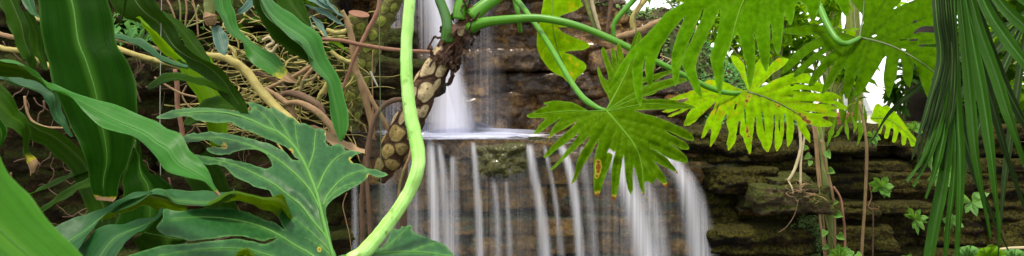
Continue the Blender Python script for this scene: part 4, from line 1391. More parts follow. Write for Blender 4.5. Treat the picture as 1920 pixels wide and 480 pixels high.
# ------------------------------------------------------------------ mossy trunk behind the roots
ph2 = thing('philodendron', 'short mossy yellow green trunk with a sawn stub among the roots at top', 'plant', P(655, 240, 3.45))
T2 = Trunk([(752, -30), (738, 0), (728, 22), (715, 48), (702, 74), (690, 102), (678, 132), (666, 165), (655, 200), (648, 240)], [15, 16, 17, 18, 20, 22, 23, 24, 25, 26], (3.4, 3.5))
tb2 = T2.body('trunk', M['trunk_mossy'], ph2, 9, .12)
for k, (x, y, rx, ry) in enumerate(((724, 15, 10, 11), (741, 12, 7, 10), (719, 38, 10, 12), (736, -6, 9, 9), (704, 62, 11, 12), (718, 66, 7, 11), (692, 88, 10, 12), (707, 92, 7, 10), (682, 116, 10, 12), (697, 120, 8, 11), (672, 144, 11, 13), (688, 148, 8, 11), (662, 176, 11, 13), (680, 178, 8, 12), (655, 208, 11, 13), (672, 214, 8, 12))):
    t_, th = T2.locate(x, y)
    T2.scar(t_, th, rx * 3.0 / FP, ry * 3.0 / FP, M['scar_green'], tb2, 20 + k * 1.3)
stub = px_tube('sawn_stub', [(667, 66, 3.40), (670, 46, 3.385), (673, 27, 3.37)], [17, 18, 19], M['trunk_mossy'], parent=ph2, sides=20, bump=.1)
c0 = P(673, 27, 3.37)
ax = (P(673, 27, 3.37) - P(670, 46, 3.385)).normalized()
V = [c0 + ax * .004]
e1 = ax.cross(Vector((0, 1, 0))).normalized()
e2 = ax.cross(e1)
for k in range(24):
    al = 2 * math.pi * k / 24
    V.append(c0 + ax * .003 + (e1 * math.cos(al) + e2 * math.sin(al)) * .041)
mesh('cut_face', V, [(0, 1 + k, 1 + (k + 1) % 24) for k in range(24)], M['stump_cut'], stub)
for (x, y) in ((660, 50), (680, 48)):
    T3 = Trunk([(673, 27), (670, 46), (667, 66)], [18, 18, 17], (3.37, 3.40), 30)
    t_, th = T3.locate(x, y)
    T3.scar(t_, th, .018, .026, M['scar_green'], stub, x)
# ------------------------------------------------------------------ roots, vines, twigs
GR = 'aerial roots tangled on the bank'
RT = [  # label, name, cat, pts(px,py,Y), hw, material, group
    ('thickest yellow tan root slanting down right above the big split leaf', 'aerial_root', [(386, 104, 3.1), (420, 108, 3.1), (445, 121, 3.1), (465, 138, 3.1), (482, 162, 3.08), (500, 183, 3.06), (520, 204, 3.04), (543, 224, 3.0), (565, 245, 3.0)], [6, 8, 9, 9, 8], 'bark_yellow'),
    ('brown root running beside the thickest yellow root', 'aerial_root', [(495, 166, 3.16), (520, 181, 3.16), (538, 195, 3.15), (550, 214, 3.14), (553, 232, 3.14)], [5, 5.5, 5], 'bark_tan'),
    ('upper of the two arched brown roots in the middle of the tangle', 'aerial_root', [(522, 181, 3.2), (540, 175, 3.2), (562, 179, 3.18), (585, 190, 3.15), (600, 203, 3.14), (607, 222, 3.14)], [5, 7, 7.5, 6], 'bark_brown'),
    ('lower of the two arched roots, paler tan', 'aerial_root', [(536, 194, 3.14), (560, 193, 3.12), (585, 204, 3.1), (607, 221, 3.08), (625, 244, 3.06), (634, 270, 3.06)], [5, 6.5, 7, 6.5], 'bark_tan'),
    ('straight root crossing under the broken leaf stub', 'aerial_root', [(498, 167, 3.22), (525, 155, 3.22), (555, 141, 3.22), (584, 124, 3.22)], [3.5, 4], 'bark_tan'),
    ('dark root behind the yellow ended leaf', 'aerial_root', [(455, 128, 3.3), (472, 135, 3.3), (500, 144, 3.3), (522, 154, 3.3), (537, 168, 3.3)], [4, 4.5, 4], 'bark_brown'),
    ('short upright root under the broken leaf stub', 'aerial_root', [(560, 176, 3.2), (571, 148, 3.2), (585, 130, 3.2), (596, 118, 3.2)], [3.5, 4, 3], 'bark_tan'),
    ('thin root loop hooked beside the wavy strap leaf', 'aerial_root', [(570, 152, 3.15), (586, 148, 3.15), (595, 138, 3.15), (592, 124, 3.15), (582, 122, 3.15)], [2.5, 2.8, 2], 'bark_tan'),
    ('stubby yellow root leaning behind the wavy strap leaf', 'aerial_root', [(618, 150, 3.3), (608, 168, 3.3), (598, 184, 3.3), (592, 204, 3.3)], [5, 5, 4], 'bark_yellow'),
    ('yellow root bending behind the top of the wavy strap leaf', 'aerial_root', [(612, 56, 3.3), (632, 62, 3.3), (648, 58, 3.3), (660, 46, 3.3)], [4, 5, 4], 'bark_yellow'),
    ('yellow root dipping toward the mossy trunk', 'aerial_root', [(620, 96, 3.3), (636, 108, 3.3), (655, 116, 3.3), (672, 112, 3.3)], [4, 4.5, 4], 'bark_yellow'),
    ('pale root loop below the bluish drooping leaf', 'aerial_root', [(424, 84, 3.2), (436, 92, 3.2), (441, 104, 3.2), (434, 116, 3.2)], [3, 3.5, 3], 'bark_yellow'),
    ('curled yellow root knot between the yellow ended leaf and the wavy leaf', 'aerial_root', [(492, 76, 3.3), (505, 70, 3.3), (512, 80, 3.3), (500, 88, 3.3), (508, 98, 3.3), (520, 84, 3.3)], [3, 3.2, 2.5], 'root_pale'),
    ('tan root lying behind the broadest strap leaf', 'aerial_root', [(215, 88, 3.3), (235, 96, 3.3), (270, 107, 3.3), (312, 118, 3.3), (360, 132, 3.3)], [5, 5, 4], 'bark_yellow'),
    ('thin tan root above the one behind the broadest leaf', 'aerial_root', [(218, 74, 3.35), (250, 82, 3.35), (285, 88, 3.35), (320, 100, 3.35)], [3, 3], 'bark_tan'),
    ('yellow root at the top left behind the corner leaf', 'aerial_root', [(20, 18, 3.0), (42, 27, 3.0), (72, 36, 3.0), (110, 44, 3.0)], [4, 4], 'bark_yellow'),
    ('upper tan root at the left edge', 'aerial_root', [(-20, 58, 3.2), (15, 68, 3.2), (45, 72, 3.2), (85, 84, 3.2)], [5, 4], 'bark_tan'),
    ('lower yellow root at the left edge', 'aerial_root', [(-20, 82, 3.1), (10, 92, 3.1), (50, 98, 3.1), (95, 126, 3.1)], [5, 5], 'bark_yellow'),
    ('thin hooked root in the dark gap below the bluish drooping strap', 'aerial_root', [(46, 180, 3.0), (50, 205, 3.0), (60, 226, 3.0), (85, 238, 3.0), (125, 240, 3.0)], [2.5, 2.2, 2], 'bark_tan'),
    ('reddish upright stem in the gap right of the arching strap leaf', 'aerial_root', [(328, 130, 2.9), (332, 160, 2.9), (333, 200, 2.9), (341, 240, 2.9), (344, 275, 2.9)], [4, 5, 4.5, 4], 'bark_red'),
    ('thin brown root crossing the reddish upright stem', 'aerial_root', [(290, 145, 2.86), (312, 160, 2.86), (340, 175, 2.86), (372, 183, 2.86)], [2, 2], 'bark_tan'),
    ('thin root rising behind the reddish upright stem', 'aerial_root', [(350, 160, 2.95), (342, 178, 2.95), (350, 195, 2.95), (362, 205, 2.95)], [1.5, 1.5], 'bark_tan'),
]
for lb, nm, pts, hw, mt in RT:
    px_tube(nm, pts, hw, M[mt], label=lb, cat='root', group=GR, sides=10, bump=.22, n=46)
VN_ = [
    ('crooked tan vine with a pale broken top, crossed by the bare twig', 'vine', [(641, 20, 3.0), (652, 44, 3.0), (660, 76, 3.0), (664, 112, 3.0), (668, 135, 3.0), (677, 158, 3.0), (687, 195, 3.0), (696, 228, 3.0), (698, 262, 3.0)], [4, 6.5, 6.5, 6.5, 6, 6], 'bark_tan', 'vine'),
    ('slim vine slanting down from the top across the mossy trunk', 'vine', [(711, -30, 2.95), (711, 8, 2.95), (705, 28, 2.95), (692, 52, 2.95), (678, 80, 2.95), (664, 108, 2.95), (652, 142, 2.95), (640, 172, 2.95)], [4, 4.5, 4, 3.5, 3], 'bark_red', 'vine'),
    ('straight tan vine leaning right toward the arched brown root', 'vine', [(674, 140, 3.06), (685, 164, 3.06), (698, 190, 3.06), (713, 215, 3.06), (728, 242, 3.06), (742, 270, 3.06)], [4, 4.5, 4.5, 4], 'bark_tan', 'vine'),
    ('long bare brown twig reaching level from the vines to the scarred trunk', 'twig', [(604, 73, 2.9), (640, 76, 2.9), (672, 83, 2.9), (720, 91, 2.93), (765, 95, 2.95), (806, 97, 2.97)], [3.2, 4, 4, 3.6, 3.4], 'bark_red', 'twig'),
    ('brown root arching out of the scarred trunk and hanging to the bottom', 'aerial_root', [(760, 188, 3.0), (742, 187, 2.98), (724, 195, 2.97), (708, 212, 2.96), (698, 236, 2.96), (691, 280, 2.96), (688, 330, 2.96), (691, 380, 2.96), (694, 430, 2.96), (696, 520, 2.96)], [5, 4.5, 4, 4.5, 5], 'bark_brown', 'root'),
    ('mossy brown root hanging straight down left of the arching root', 'aerial_root', [(701, 222, 3.02), (690, 270, 3.0), (682, 330, 3.0), (678, 380, 3.0), (680, 430, 3.0), (682, 520, 3.0)], [4, 4.5, 5, 5.5], 'bark_brown', 'root'),
    ('short brown root curving down from the underside of the scarred trunk', 'aerial_root', [(771, 262, 3.02), (769, 290, 3.0), (757, 320, 3.0), (749, 350, 3.0), (747, 372, 3.0)], [3, 3, 2.5], 'bark_tan', 'root'),
    ('thick brown root hanging behind the thick pale stalk', 'aerial_root', [(758, 280, 3.12), (760, 320, 3.12), (758, 370, 3.12), (757, 425, 3.12), (756, 520, 3.12)], [5, 6.5, 6.5, 6], 'bark_brown', 'root'),
    ('hair thin pale thread hanging in front of the mossy trunk', 'thread', [(711, -20, 2.9), (712, 120, 2.9), (714, 260, 2.9), (714, 400, 2.9), (715, 520, 2.9)], [.8, .8], 'thread_green', 'thread'),
    ('white thread hanging in the gap right of the broadest strap leaf', 'thread', [(303, -10, 2.3), (301, 120, 2.3), (300, 220, 2.3), (301, 330, 2.3)], [.7, .7], 'thread', 'thread'),
    ('thin curling root tip hanging in the dark right of the big split leaf', 'aerial_root', [(650, 362, 2.8), (643, 385, 2.8), (648, 410, 2.8), (655, 440, 2.8), (660, 475, 2.8)], [.9, .9, .7], 'bark_tan', 'root'),
    ('thin upright root right of the slanting slim vine', 'aerial_root', [(699, 95, 3.2), (698, 140, 3.2), (699, 190, 3.2), (700, 230, 3.2)], [1.2, 1.2], 'bark_tan', 'root'),
    ('pale broken splinter hanging beside the mossy trunk', 'twig', [(694, 134, 3.1), (702, 150, 3.1), (708, 162, 3.1)], [2, 2, 1.4], 'thread', 'twig'),
]
for lb, nm, pts, hw, mt, ct in VN_:
    px_tube(nm, pts, hw, M[mt], label=lb, cat=ct, sides=10, bump=.2, n=60)
# fine rootlets that no one could count
r = random.Random(21)
V, F, UV = [], [], []
for k in range(320):
    x, y = r.uniform(395, 660), r.uniform(40, 265)
    Y = r.uniform(3.25, 3.6)
    a = r.uniform(0, 6.28)
    pts = []
    for i in range(r.randint(4, 8)):
        pts.append((x, y, Y))
        a += r.uniform(-.5, .5)
        x += math.cos(a) * r.uniform(10, 24)
        y += math.sin(a) * r.uniform(6, 13)
        Y += r.uniform(-.05, .05)
    L = smooth_line(pts, 16)
    v, f, u = tube_geo([P(*q) for q in L], np.linspace(1, .6, 16) * r.choice((.6, .8, 1.0, 1.4, 2.2)) * L[:, 2] / FP, 5, bump=.2, seed=k)
    b = len(V)
    V += v
    UV += u
    F += [tuple(i + b for i in q) for q in f]
mesh('rootlet_tangle', V, F, M['bark_yellow'], kind='stuff', uv=UV, label='fine golden tan rootlets matted over the bank between the strap leaves', cat='rootlets')
V, F, UV = [], [], []
for k in range(120):
    x, y = r.uniform(0, 460), r.uniform(60, 470)
    Y = r.uniform(3.3, 3.65)
    a = r.uniform(0, 6.28)
    pts = []
    for i in range(r.randint(4, 7)):
        pts.append((x, y, Y))
        a += r.uniform(-.8, .8)
        x += math.cos(a) * r.uniform(8, 20)
        y += math.sin(a) * r.uniform(8, 18)
    L = smooth_line(pts, 14)
    v, f, u = tube_geo([P(*q) for q in L], np.linspace(1, .5, 14) * r.choice((.8, 1.2, 2.0)) * L[:, 2] / FP, 5, bump=.2, seed=k)
    b = len(V)
    V += v
    UV += u
    F += [tuple(i + b for i in q) for q in f]
mesh('rootlet_tangle', V, F, M['bark_brown'], kind='stuff', uv=UV, label='fine dark rootlets on the rock bank at left', cat='rootlets')


# small creeping leaves on the bank
def leaf_quad(c, d, n, ln, wd, fold=.25):
    """a small folded leaf: 8 vertices, 6 faces"""
    d = d.normalized()
    s = d.cross(n).normalized()
    n = s.cross(d)
    V = [c, c + d * ln * .33 + s * wd * .5 + n * wd * fold, c + d * ln * .33, c + d * ln * .33 - s * wd * .5 + n * wd * fold,
         c + d * ln * .7 + s * wd * .38 + n * (wd * fold - ln * .06), c + d * ln * .7 - n * ln * .06, c + d * ln * .7 - s * wd * .38 + n * (wd * fold - ln * .06), c + d * ln - n * ln * .2]
    F = [(0, 2, 1), (0, 3, 2), (1, 2, 5, 4), (2, 3, 6, 5), (4, 5, 7), (5, 6, 7)]
    return V, F


def leaf_cloud(name, spots, ln, mat, parent=None, seed=0, aspect=.45, updir=.4, **kw):
    r = random.Random(seed)
    V, F = [], []
    for c in spots:
        d = Vector((r.uniform(-1, 1), r.uniform(-1, 1), r.uniform(-1, 1) * .7 + updir - .4))
        n = Vector((r.uniform(-.7, .7), r.uniform(-.7, .7), 1))
        k = r.uniform(.6, 1.3)
        v, f = leaf_quad(Vector(c), d, n, ln * k, ln * k * aspect)
        b = len(V)
        V += v
        F += [tuple(i + b for i in q) for q in f]
    return mesh(name, V, F, mat, parent, uv=[(i % 8 / 8, i % 5 / 5) for i in range(len(V))], **kw)


def px_spots(n, x0, x1, y0, y1, Y0, Y1, seed):
    r = random.Random(seed)
    return [P(r.uniform(x0, x1), r.uniform(y0, y1), r.uniform(Y0, Y1)) for _ in range(n)]


leaf_cloud('ground_cover', px_spots(110, 208, 300, 20, 82, 3.35, 3.6, 4), .05, M['creeper'], seed=4, kind='stuff', label='small bright creeping leaves on the bank right of the broadest leaf', cat='ground cover')
leaf_cloud('ground_cover', px_spots(160, 290, 640, -10, 110, 3.45, 3.75, 5), .045, M['shrub_dark'], seed=5, kind='stuff', label='small dark leaves scattered over the bank behind the roots', cat='ground cover')
for k, (a, b) in enumerate((((355, -20), (372, 70)), ((330, -20), (338, 45)), ((300, -20), (330, 40)), ((402, 30), (345, 52)), ((345, -20), (347, 50)), ((372, 10), (350, 50)))):
    px_tube('dry_stalk', [(a[0], a[1], 3.2), ((a[0] + b[0]) / 2 + 4, (a[1] + b[1]) / 2, 3.2), (b[0], b[1], 3.2)], [2, 1.6], M['vine_green' if k % 2 else 'bark_tan'], label='thin bare stalk standing among the roots left of the ringed pale stalk', cat='stalk', group='thin bare stalks by the ringed stalk')
# ------------------------------------------------------------------ split leaf in the middle
CO = [(1107, 209), (1090, 200), (1075, 192), (1060, 190), (1035, 188), (1016, 194), (1028, 198), (1014, 202), (1005, 208), (986, 216), (992, 222), (1025, 221), (1012, 234), (1005, 244), (999, 252), (1012, 249), (1032, 234), (1054, 220), (1040, 233), (1033, 245), (1026, 264), (1024, 268), (1032, 258), (1042, 250), (1060, 241), (1073, 232), (1086, 223),
      (1071, 240), (1050, 258), (1028, 280), (1017, 296), (1027, 295), (1041, 283), (1061, 268), (1081, 253), (1089, 246), (1080, 260), (1062, 283), (1046, 302), (1028, 320), (1040, 317), (1060, 296), (1086, 273), (1107, 253), (1102, 267), (1093, 279), (1082, 299), (1077, 328), (1070, 346), (1078, 341), (1094, 310), (1107, 292), (1114, 275), (1124, 260),
      (1120, 275), (1114, 298), (1113, 327), (1113, 357), (1119, 372), (1127, 357), (1133, 336), (1146, 304), (1149, 290), (1142, 285), (1138, 287), (1143, 277), (1150, 285), (1155, 282), (1151, 294), (1147, 313), (1146, 345), (1147, 368), (1151, 380), (1158, 362), (1164, 320), (1167, 300), (1170, 289), (1171, 313), (1175, 348), (1183, 368), (1187, 355), (1186, 330), (1187, 309), (1191, 318), (1194, 330), (1200, 352), (1207, 369), (1209, 357), (1208, 341),
      (1212, 339), (1224, 345), (1228, 339), (1231, 334), (1240, 342), (1249, 353), (1252, 347), (1247, 330), (1236, 315), (1225, 301), (1242, 311), (1260, 320), (1273, 327), (1264, 313), (1253, 299), (1240, 289), (1216, 276), (1236, 286), (1250, 296), (1269, 302), (1286, 307), (1290, 302), (1289, 295), (1283, 289), (1275, 281), (1254, 269), (1264, 273), (1278, 280), (1291, 281), (1293, 275), (1284, 266), (1266, 256), (1246, 244), (1256, 247), (1281, 260), (1300, 265), (1302, 259), (1295, 249), (1281, 240),
      (1271, 236), (1252, 227), (1230, 219), (1200, 211), (1190, 207), (1210, 206), (1260, 205), (1296, 204), (1307, 201), (1285, 194), (1260, 187), (1230, 185), (1212, 186), (1203, 182), (1225, 177), (1236, 169), (1288, 153), (1287, 146), (1255, 147), (1230, 154), (1205, 161), (1204, 156), (1235, 147), (1261, 137), (1257, 130), (1230, 138), (1205, 146), (1188, 151),
      (1193, 130), (1196, 110), (1201, 85), (1203, 66), (1197, 57), (1190, 68), (1183, 85), (1178, 105), (1174, 124), (1170, 108), (1166, 90), (1160, 78), (1156, 84), (1157, 102), (1160, 123), (1157, 113), (1154, 96), (1150, 88), (1145, 94), (1146, 112), (1149, 132), (1144, 115), (1136, 95), (1130, 86), (1127, 93), (1131, 112), (1139, 135), (1141, 152), (1132, 146), (1125, 131), (1120, 123), (1119, 133), (1127, 157), (1135, 172), (1142, 185), (1143, 197), (1138, 207), (1122, 209)]
CC = [(1137, 208, 2.42), (986, 216, 2.50), (1018, 295, 2.34), (1072, 345, 2.28), (1150, 378, 2.25), (1207, 367, 2.26), (1272, 325, 2.34), (1302, 260, 2.44), (1306, 201, 2.52), (1260, 135, 2.62), (1197, 60, 2.68), (1125, 125, 2.60), (1190, 270, 2.33), (1100, 250, 2.36), (1150, 290, 2.31)]
CV = [V_((1137, 208), (1165, 240), (1190, 273), (1203, 310), (1207, 362), w=2.4, n='midrib'), V_((1137, 207), (1160, 165), (1180, 122), (1197, 64), w=2.2), V_((1137, 208), (1100, 209), (1055, 209), (995, 216), w=2.0),
      V_((1137, 208), (1175, 183), (1205, 166), (1258, 135), w=1.6), V_((1138, 208), (1180, 190), (1215, 176), (1284, 150), w=1.5), V_((1139, 209), (1180, 200), (1220, 195), (1300, 200), w=1.6),
      V_((1160, 165), (1152, 140), (1130, 92), w=1.0, m=False), V_((1168, 150), (1165, 120), (1160, 82), w=1.0, m=False), V_((1165, 155), (1156, 125), (1150, 92), w=1.0, m=False), V_((1150, 185), (1138, 160), (1121, 128), w=1.0, m=False), V_((1165, 158), (1185, 148), (1210, 140), w=1.0, m=False)]
for s_, tip_ in (((1130, 210), (1002, 250)), ((1128, 211), (1030, 255)), ((1134, 210), (1019, 294)), ((1140, 212), (1030, 318)), ((1148, 222), (1072, 343)), ((1158, 232), (1120, 368)), ((1168, 244), (1151, 376)), ((1178, 258), (1182, 364)), ((1196, 288), (1248, 350)), ((1186, 268), (1271, 325)), ((1174, 250), (1287, 304)), ((1160, 236), (1290, 279)), ((1150, 222), (1299, 262)), ((1190, 275), (1226, 342))):
    CV.append(V_(s_, ((s_[0] + tip_[0]) / 2, (s_[1] + tip_[1]) / 2 - 3), tip_, w=1.1, m=False))
midleaf, _ = lobed('bright split leaf in the middle with browned lobe tips hanging over the falls', CO, CC, CV, M['philo_mid'], M['vein_green'], step=4.6, quilt=.013, sig=7, seed=61, rough=1.0, noiseamp=.018, base=P(1137, 208, 2.42),
                  dry=[(1122, 304, 7), (1122, 313, 8), (1121, 322, 7), (1119, 331, 5), (1120, 368, 12), (1151, 376, 13), (1207, 366, 7), (1249, 351, 9), (1271, 325, 8), (1026, 262, 8), (1072, 344, 3), (987, 216, 3)])
px_tube('petiole', [(935, -50, 3.2), (960, -12, 3.15), (985, 20, 3.06), (1004, 46, 2.98), (1030, 85, 2.84), (1052, 122, 2.7), (1075, 160, 2.56), (1096, 186, 2.48), (1120, 202, 2.43), (1138, 208, 2.42)], [5.5, 5.5, 5.5, 5, 5, 5, 5, 5.5, 6, 3.5], M['petiole_green'], parent=midleaf, n=80, sides=12, bump=.03)
px_tube('stalk', [(960, -20, 3.3), (966, 4, 3.3), (972, 30, 3.3), (976, 60, 3.35)], [5, 4.5, 4], M['petiole_green'], label='short green stalk at the top left of the long bent leaf stalks', cat='stalk', sides=10)
# lime leaf behind the stalks
BO = [(1020, -20), (1018, 8), (1014, 28), (1008, 50), (1006, 80), (1011, 105), (1024, 122), (1032, 132), (1045, 140), (1058, 146), (1062, 152), (1076, 160), (1080, 146), (1090, 141), (1101, 126), (1092, 114), (1072, 104), (1056, 97), (1076, 95), (1096, 93), (1108, 86), (1098, 78), (1075, 70), (1054, 60), (1044, 50), (1058, 52), (1072, 48), (1058, 43), (1042, 38), (1054, 28), (1080, 20), (1095, 9), (1088, 2), (1095, -20)]
BC = [(1040, -20, 3.5), (1006, 80, 3.48), (1075, 158, 3.4), (1100, 86, 3.5), (1100, 125, 3.42), (1040, 60, 3.42), (1090, 5, 3.55)]
BV = [V_((1035, -20), (1036, 40), (1045, 90), (1070, 155), w=2), V_((1037, 40), (1060, 20), (1090, 8), w=1.2, m=False), V_((1038, 50), (1070, 72), (1100, 86), w=1.2, m=False), V_((1042, 80), (1070, 105), (1096, 122), w=1.2, m=False), V_((1037, 50), (1018, 70), (1010, 100), w=1.2, m=False)]
lobed('small lime yellow lobed leaf against the wet cliff behind the crossing stalks', BO, BC, BV, M['philo_lime'], M['vein_green'], step=6, quilt=.006, sig=7, seed=62, rough=1.5, noiseamp=.02, base=P(1035, -10, 3.5))

# ------------------------------------------------------------------ dark leaf hanging in front, top
FO = [(1300, -30), (1285, 3), (1265, 14), (1247, 25), (1228, 48), (1205, 72), (1183, 92), (1163, 120), (1147, 148), (1138, 176), (1147, 171), (1160, 150), (1177, 126), (1196, 96), (1188, 112), (1185, 132), (1186, 150), (1191, 180), (1201, 203), (1204, 190), (1204, 157), (1206, 122), (1212, 104), (1208, 122), (1212, 150), (1217, 168), (1224, 157), (1227, 122), (1238, 92), (1258, 60), (1287, 27),
      (1278, 45), (1266, 75), (1260, 98), (1258, 122), (1261, 146), (1266, 164), (1272, 152), (1277, 122), (1284, 98), (1299, 62), (1316, 22), (1320, 14), (1317, 30), (1306, 55), (1294, 80), (1282, 102), (1278, 122), (1288, 142), (1297, 162), (1306, 175), (1316, 183), (1316, 168), (1308, 146), (1304, 122), (1312, 98), (1330, 60), (1345, 28), (1350, 16), (1349, 48), (1340, 78), (1331, 105), (1334, 122), (1340, 146), (1345, 170), (1351, 183), (1354, 165),
      (1356, 135), (1359, 112), (1370, 84), (1382, 60), (1386, 72), (1392, 92), (1399, 122), (1401, 150), (1406, 172), (1413, 146), (1417, 112), (1415, 84), (1413, 60), (1418, 72), (1422, 100), (1428, 120), (1437, 137), (1443, 116), (1444, 80), (1443, 40), (1447, 52), (1448, 76), (1453, 95), (1459, 104), (1465, 90), (1468, 60), (1470, 20), (1475, 30), (1478, 42), (1482, 49), (1488, 38), (1491, 15), (1496, 2), (1508, 8), (1518, 30), (1526, 42), (1534, 25), (1540, -4),
      (1556, -8), (1570, 5), (1578, 21), (1588, 34), (1593, 20), (1594, -6), (1592, -40), (1520, -70), (1420, -80), (1340, -60)]
FC = [(1450, -60, 1.95), (1138, 176, 1.62), (1202, 200, 1.60), (1266, 160, 1.64), (1315, 182, 1.62), (1350, 182, 1.64), (1406, 170, 1.68), (1459, 103, 1.76), (1526, 40, 1.84), (1590, 30, 1.9), (1290, 10, 1.84), (1380, 30, 1.83), (1240, 40, 1.78)]
FV = [V_((1450, -70), (1400, -10), (1375, 60), (1350, 178), w=2.0, n='midrib')]
for tip_ in ((1140, 174), (1202, 200), (1217, 165), (1266, 162), (1315, 181), (1406, 170), (1437, 135), (1459, 102), (1482, 47), (1526, 40), (1589, 31)):
    FV.append(V_((1440, -60), ((1440 + tip_[0]) / 2, (tip_[1] - 60) / 2 - 14), tip_, w=1.3, m=False))
lobed('large dark split leaf hanging from the top in front of the yellowing leaf', FO, FC, FV, M['philo_front'], M['vein_green'], step=5.5, quilt=.014, sig=9, seed=63, rough=1.0, noiseamp=.02, base=P(1450, -60, 1.95), veinlift=.001)

# ------------------------------------------------------------------ right split leaf
RO = [(1611, 71), (1580, 61), (1550, 47), (1510, 47), (1469, 53), (1468, 62), (1500, 67), (1546, 65), (1515, 80), (1490, 98), (1470, 123), (1461, 141), (1475, 136), (1496, 118), (1520, 97), (1548, 85), (1526, 101), (1505, 118), (1490, 135), (1486, 147), (1500, 141), (1521, 122), (1546, 100), (1566, 91), (1550, 105), (1530, 130), (1518, 150), (1516, 164), (1528, 157), (1546, 135), (1567, 113), (1558, 130), (1545, 155), (1539, 178), (1551, 170),
      (1568, 145), (1587, 120), (1583, 140), (1580, 165), (1585, 188), (1593, 178), (1603, 150), (1609, 130), (1606, 150), (1601, 170), (1603, 186), (1613, 177), (1632, 150), (1646, 128), (1657, 108), (1662, 104), (1660, 120), (1656, 145), (1658, 162), (1666, 187), (1672, 170), (1681, 145), (1684, 120), (1687, 106), (1691, 120), (1692, 145), (1705, 168), (1711, 146), (1713, 124), (1715, 116), (1719, 128), (1725, 150), (1734, 174), (1746, 196), (1748, 172), (1747, 142), (1764, 154), (1772, 120), (1775, 90),
      (1762, 88), (1723, 87), (1723, 83), (1765, 82), (1772, 66), (1758, 61), (1728, 60), (1710, 64), (1725, 49), (1758, 49), (1780, 40), (1785, -20), (1732, -22), (1718, -2), (1695, 8), (1672, 19), (1690, 3), (1704, -24), (1650, -40), (1600, -40), (1590, -16), (1594, 2), (1606, 15), (1617, 28), (1619, 42), (1615, 58)]
RC = [(1612, 71, 2.42), (1470, 55, 2.55), (1462, 140, 2.36), (1517, 162, 2.28), (1585, 186, 2.24), (1667, 186, 2.22), (1745, 194, 2.24), (1775, 90, 2.40), (1780, -10, 2.62), (1640, -30, 2.66), (1680, 90, 2.36), (1600, -10, 2.6), (1560, 90, 2.37)]
RV = [V_((1612, 70), (1660, 82), (1700, 100), (1745, 130), (1775, 160), w=2.4, n='midrib'), V_((1612, 70), (1618, 30), (1622, -30), w=2, n='vein')]
for s_, tip_ in (((1610, 71), (1470, 57)), ((1610, 72), (1463, 139)), ((1610, 73), (1488, 145)), ((1612, 74), (1518, 161)), ((1616, 74), (1541, 175)), ((1624, 75), (1586, 186)), ((1634, 77), (1604, 184)), ((1654, 82), (1666, 184)), ((1676, 90), (1705, 165)), ((1700, 102), (1745, 193)), ((1700, 100), (1772, 110)), ((1680, 91), (1770, 74)), ((1660, 83), (1772, 55)), ((1640, 77), (1775, 20)), ((1625, 73), (1740, -20)), ((1617, 71), (1680, -30))):
    RV.append(V_(s_, ((s_[0] + tip_[0]) / 2, (s_[1] + tip_[1]) / 2 - 4), tip_, w=1.3, m=False))
rl, _ = lobed('broad glowing split leaf at right beside the palm, lit from behind', RO, RC, RV, M['philo_right'], M['vein_brown'], step=5, quilt=.014, sig=8, seed=64, rough=1.0, noiseamp=.02, base=P(1612, 71, 2.42),
              holes=[[(1634, 68), (1640, 65), (1645, 66), (1638, 70)], [(1686, 74), (1700, 73), (1700, 76), (1687, 77)], [(1703, 74), (1722, 72), (1721, 77), (1704, 77)], [(1711, 40), (1718, 37), (1721, 41), (1712, 44)], [(1690, 91), (1700, 93), (1703, 95), (1692, 94)]])
px_tube('petiole', [(1505, -60, 2.5), (1522, -14, 2.46), (1537, 15, 2.42), (1548, 40, 2.38), (1560, 62, 2.35), (1572, 77, 2.33), (1586, 82, 2.33), (1602, 76, 2.37), (1613, 70, 2.42)], [6, 6.5, 6.5, 6.5, 6.5, 6, 6, 5, 3.5], M['petiole_green'], parent=rl, n=70, sides=12, bump=.03)

# ------------------------------------------------------------------ small leaf on the terrace edge
SO = [(1631, 223), (1636, 212), (1640, 197), (1647, 193), (1655, 201), (1662, 197), (1676, 206), (1691, 225), (1703, 243), (1723, 267), (1718, 273), (1708, 276), (1704, 262), (1700, 256), (1698, 272), (1690, 272), (1690, 250), (1685, 246), (1680, 267), (1672, 267), (1676, 243), (1670, 239), (1665, 261), (1657, 259), (1662, 238), (1656, 232), (1652, 252), (1645, 249), (1648, 231), (1640, 229)]
SCt = [(1632, 222, 3.5), (1650, 195, 3.6), (1722, 267, 3.42), (1655, 255, 3.4), (1690, 240, 3.45), (1690, 271, 3.36)]
SV = [V_((1634, 222), (1665, 224), (1695, 245), (1718, 270), w=1.6, n='midrib')] + [V_((a, b), tip_, w=.9, m=False) for a, b, tip_ in ((1645, 222, (1650, 250)), (1658, 224, (1662, 258)), (1672, 229, (1676, 265)), (1685, 238, (1694, 271)), (1650, 220, (1648, 196)), (1665, 222, (1664, 199)))]
lobed('small yellow green lobed leaf on the terrace edge in front of the dark tree trunk', SO, SCt, SV, M['philo_yellow'], M['vein_green'], step=4.5, quilt=.004, sig=5, seed=65, rough=.6, noiseamp=.01, base=P(1632, 222, 3.5))

# ------------------------------------------------------------------ palm fronds
def edges(pts, hw):
    q = np.asarray(pts, dtype=float)
    L = smooth_line(q, 14)
    h = np.interp(np.linspace(0, 1, 14), np.linspace(0, 1, len(hw)), hw)
    T = np.gradient(L, axis=0)
    T /= np.linalg.norm(T, axis=1)[:, None]
    N = np.c_[-T[:, 1], T[:, 0]]
    return [tuple(v) for v in L - N * h[:, None]], [tuple(v) for v in L + N * h[:, None]]


def frond(label, hub, segs, base):
    root = thing('palm_frond', label, 'palm frond', base)
    for k, (pts, hw, Y, mt) in enumerate(segs):
        l, r_ = edges(pts, hw)
        strap('', l, r_, Y, [y + .015 for y in Y], M[mt], bulge=.16, wave=.004, seed=80 + k, parent=root, name='segment', rib=M['rib_light'] if k % 2 == 0 else M['rib_dark'], ribw=.0014, n=34, m=9, ripple=.001)
    return root


pg, pf = 'palm_green', 'palm_fold_shade'
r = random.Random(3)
seg1 = []
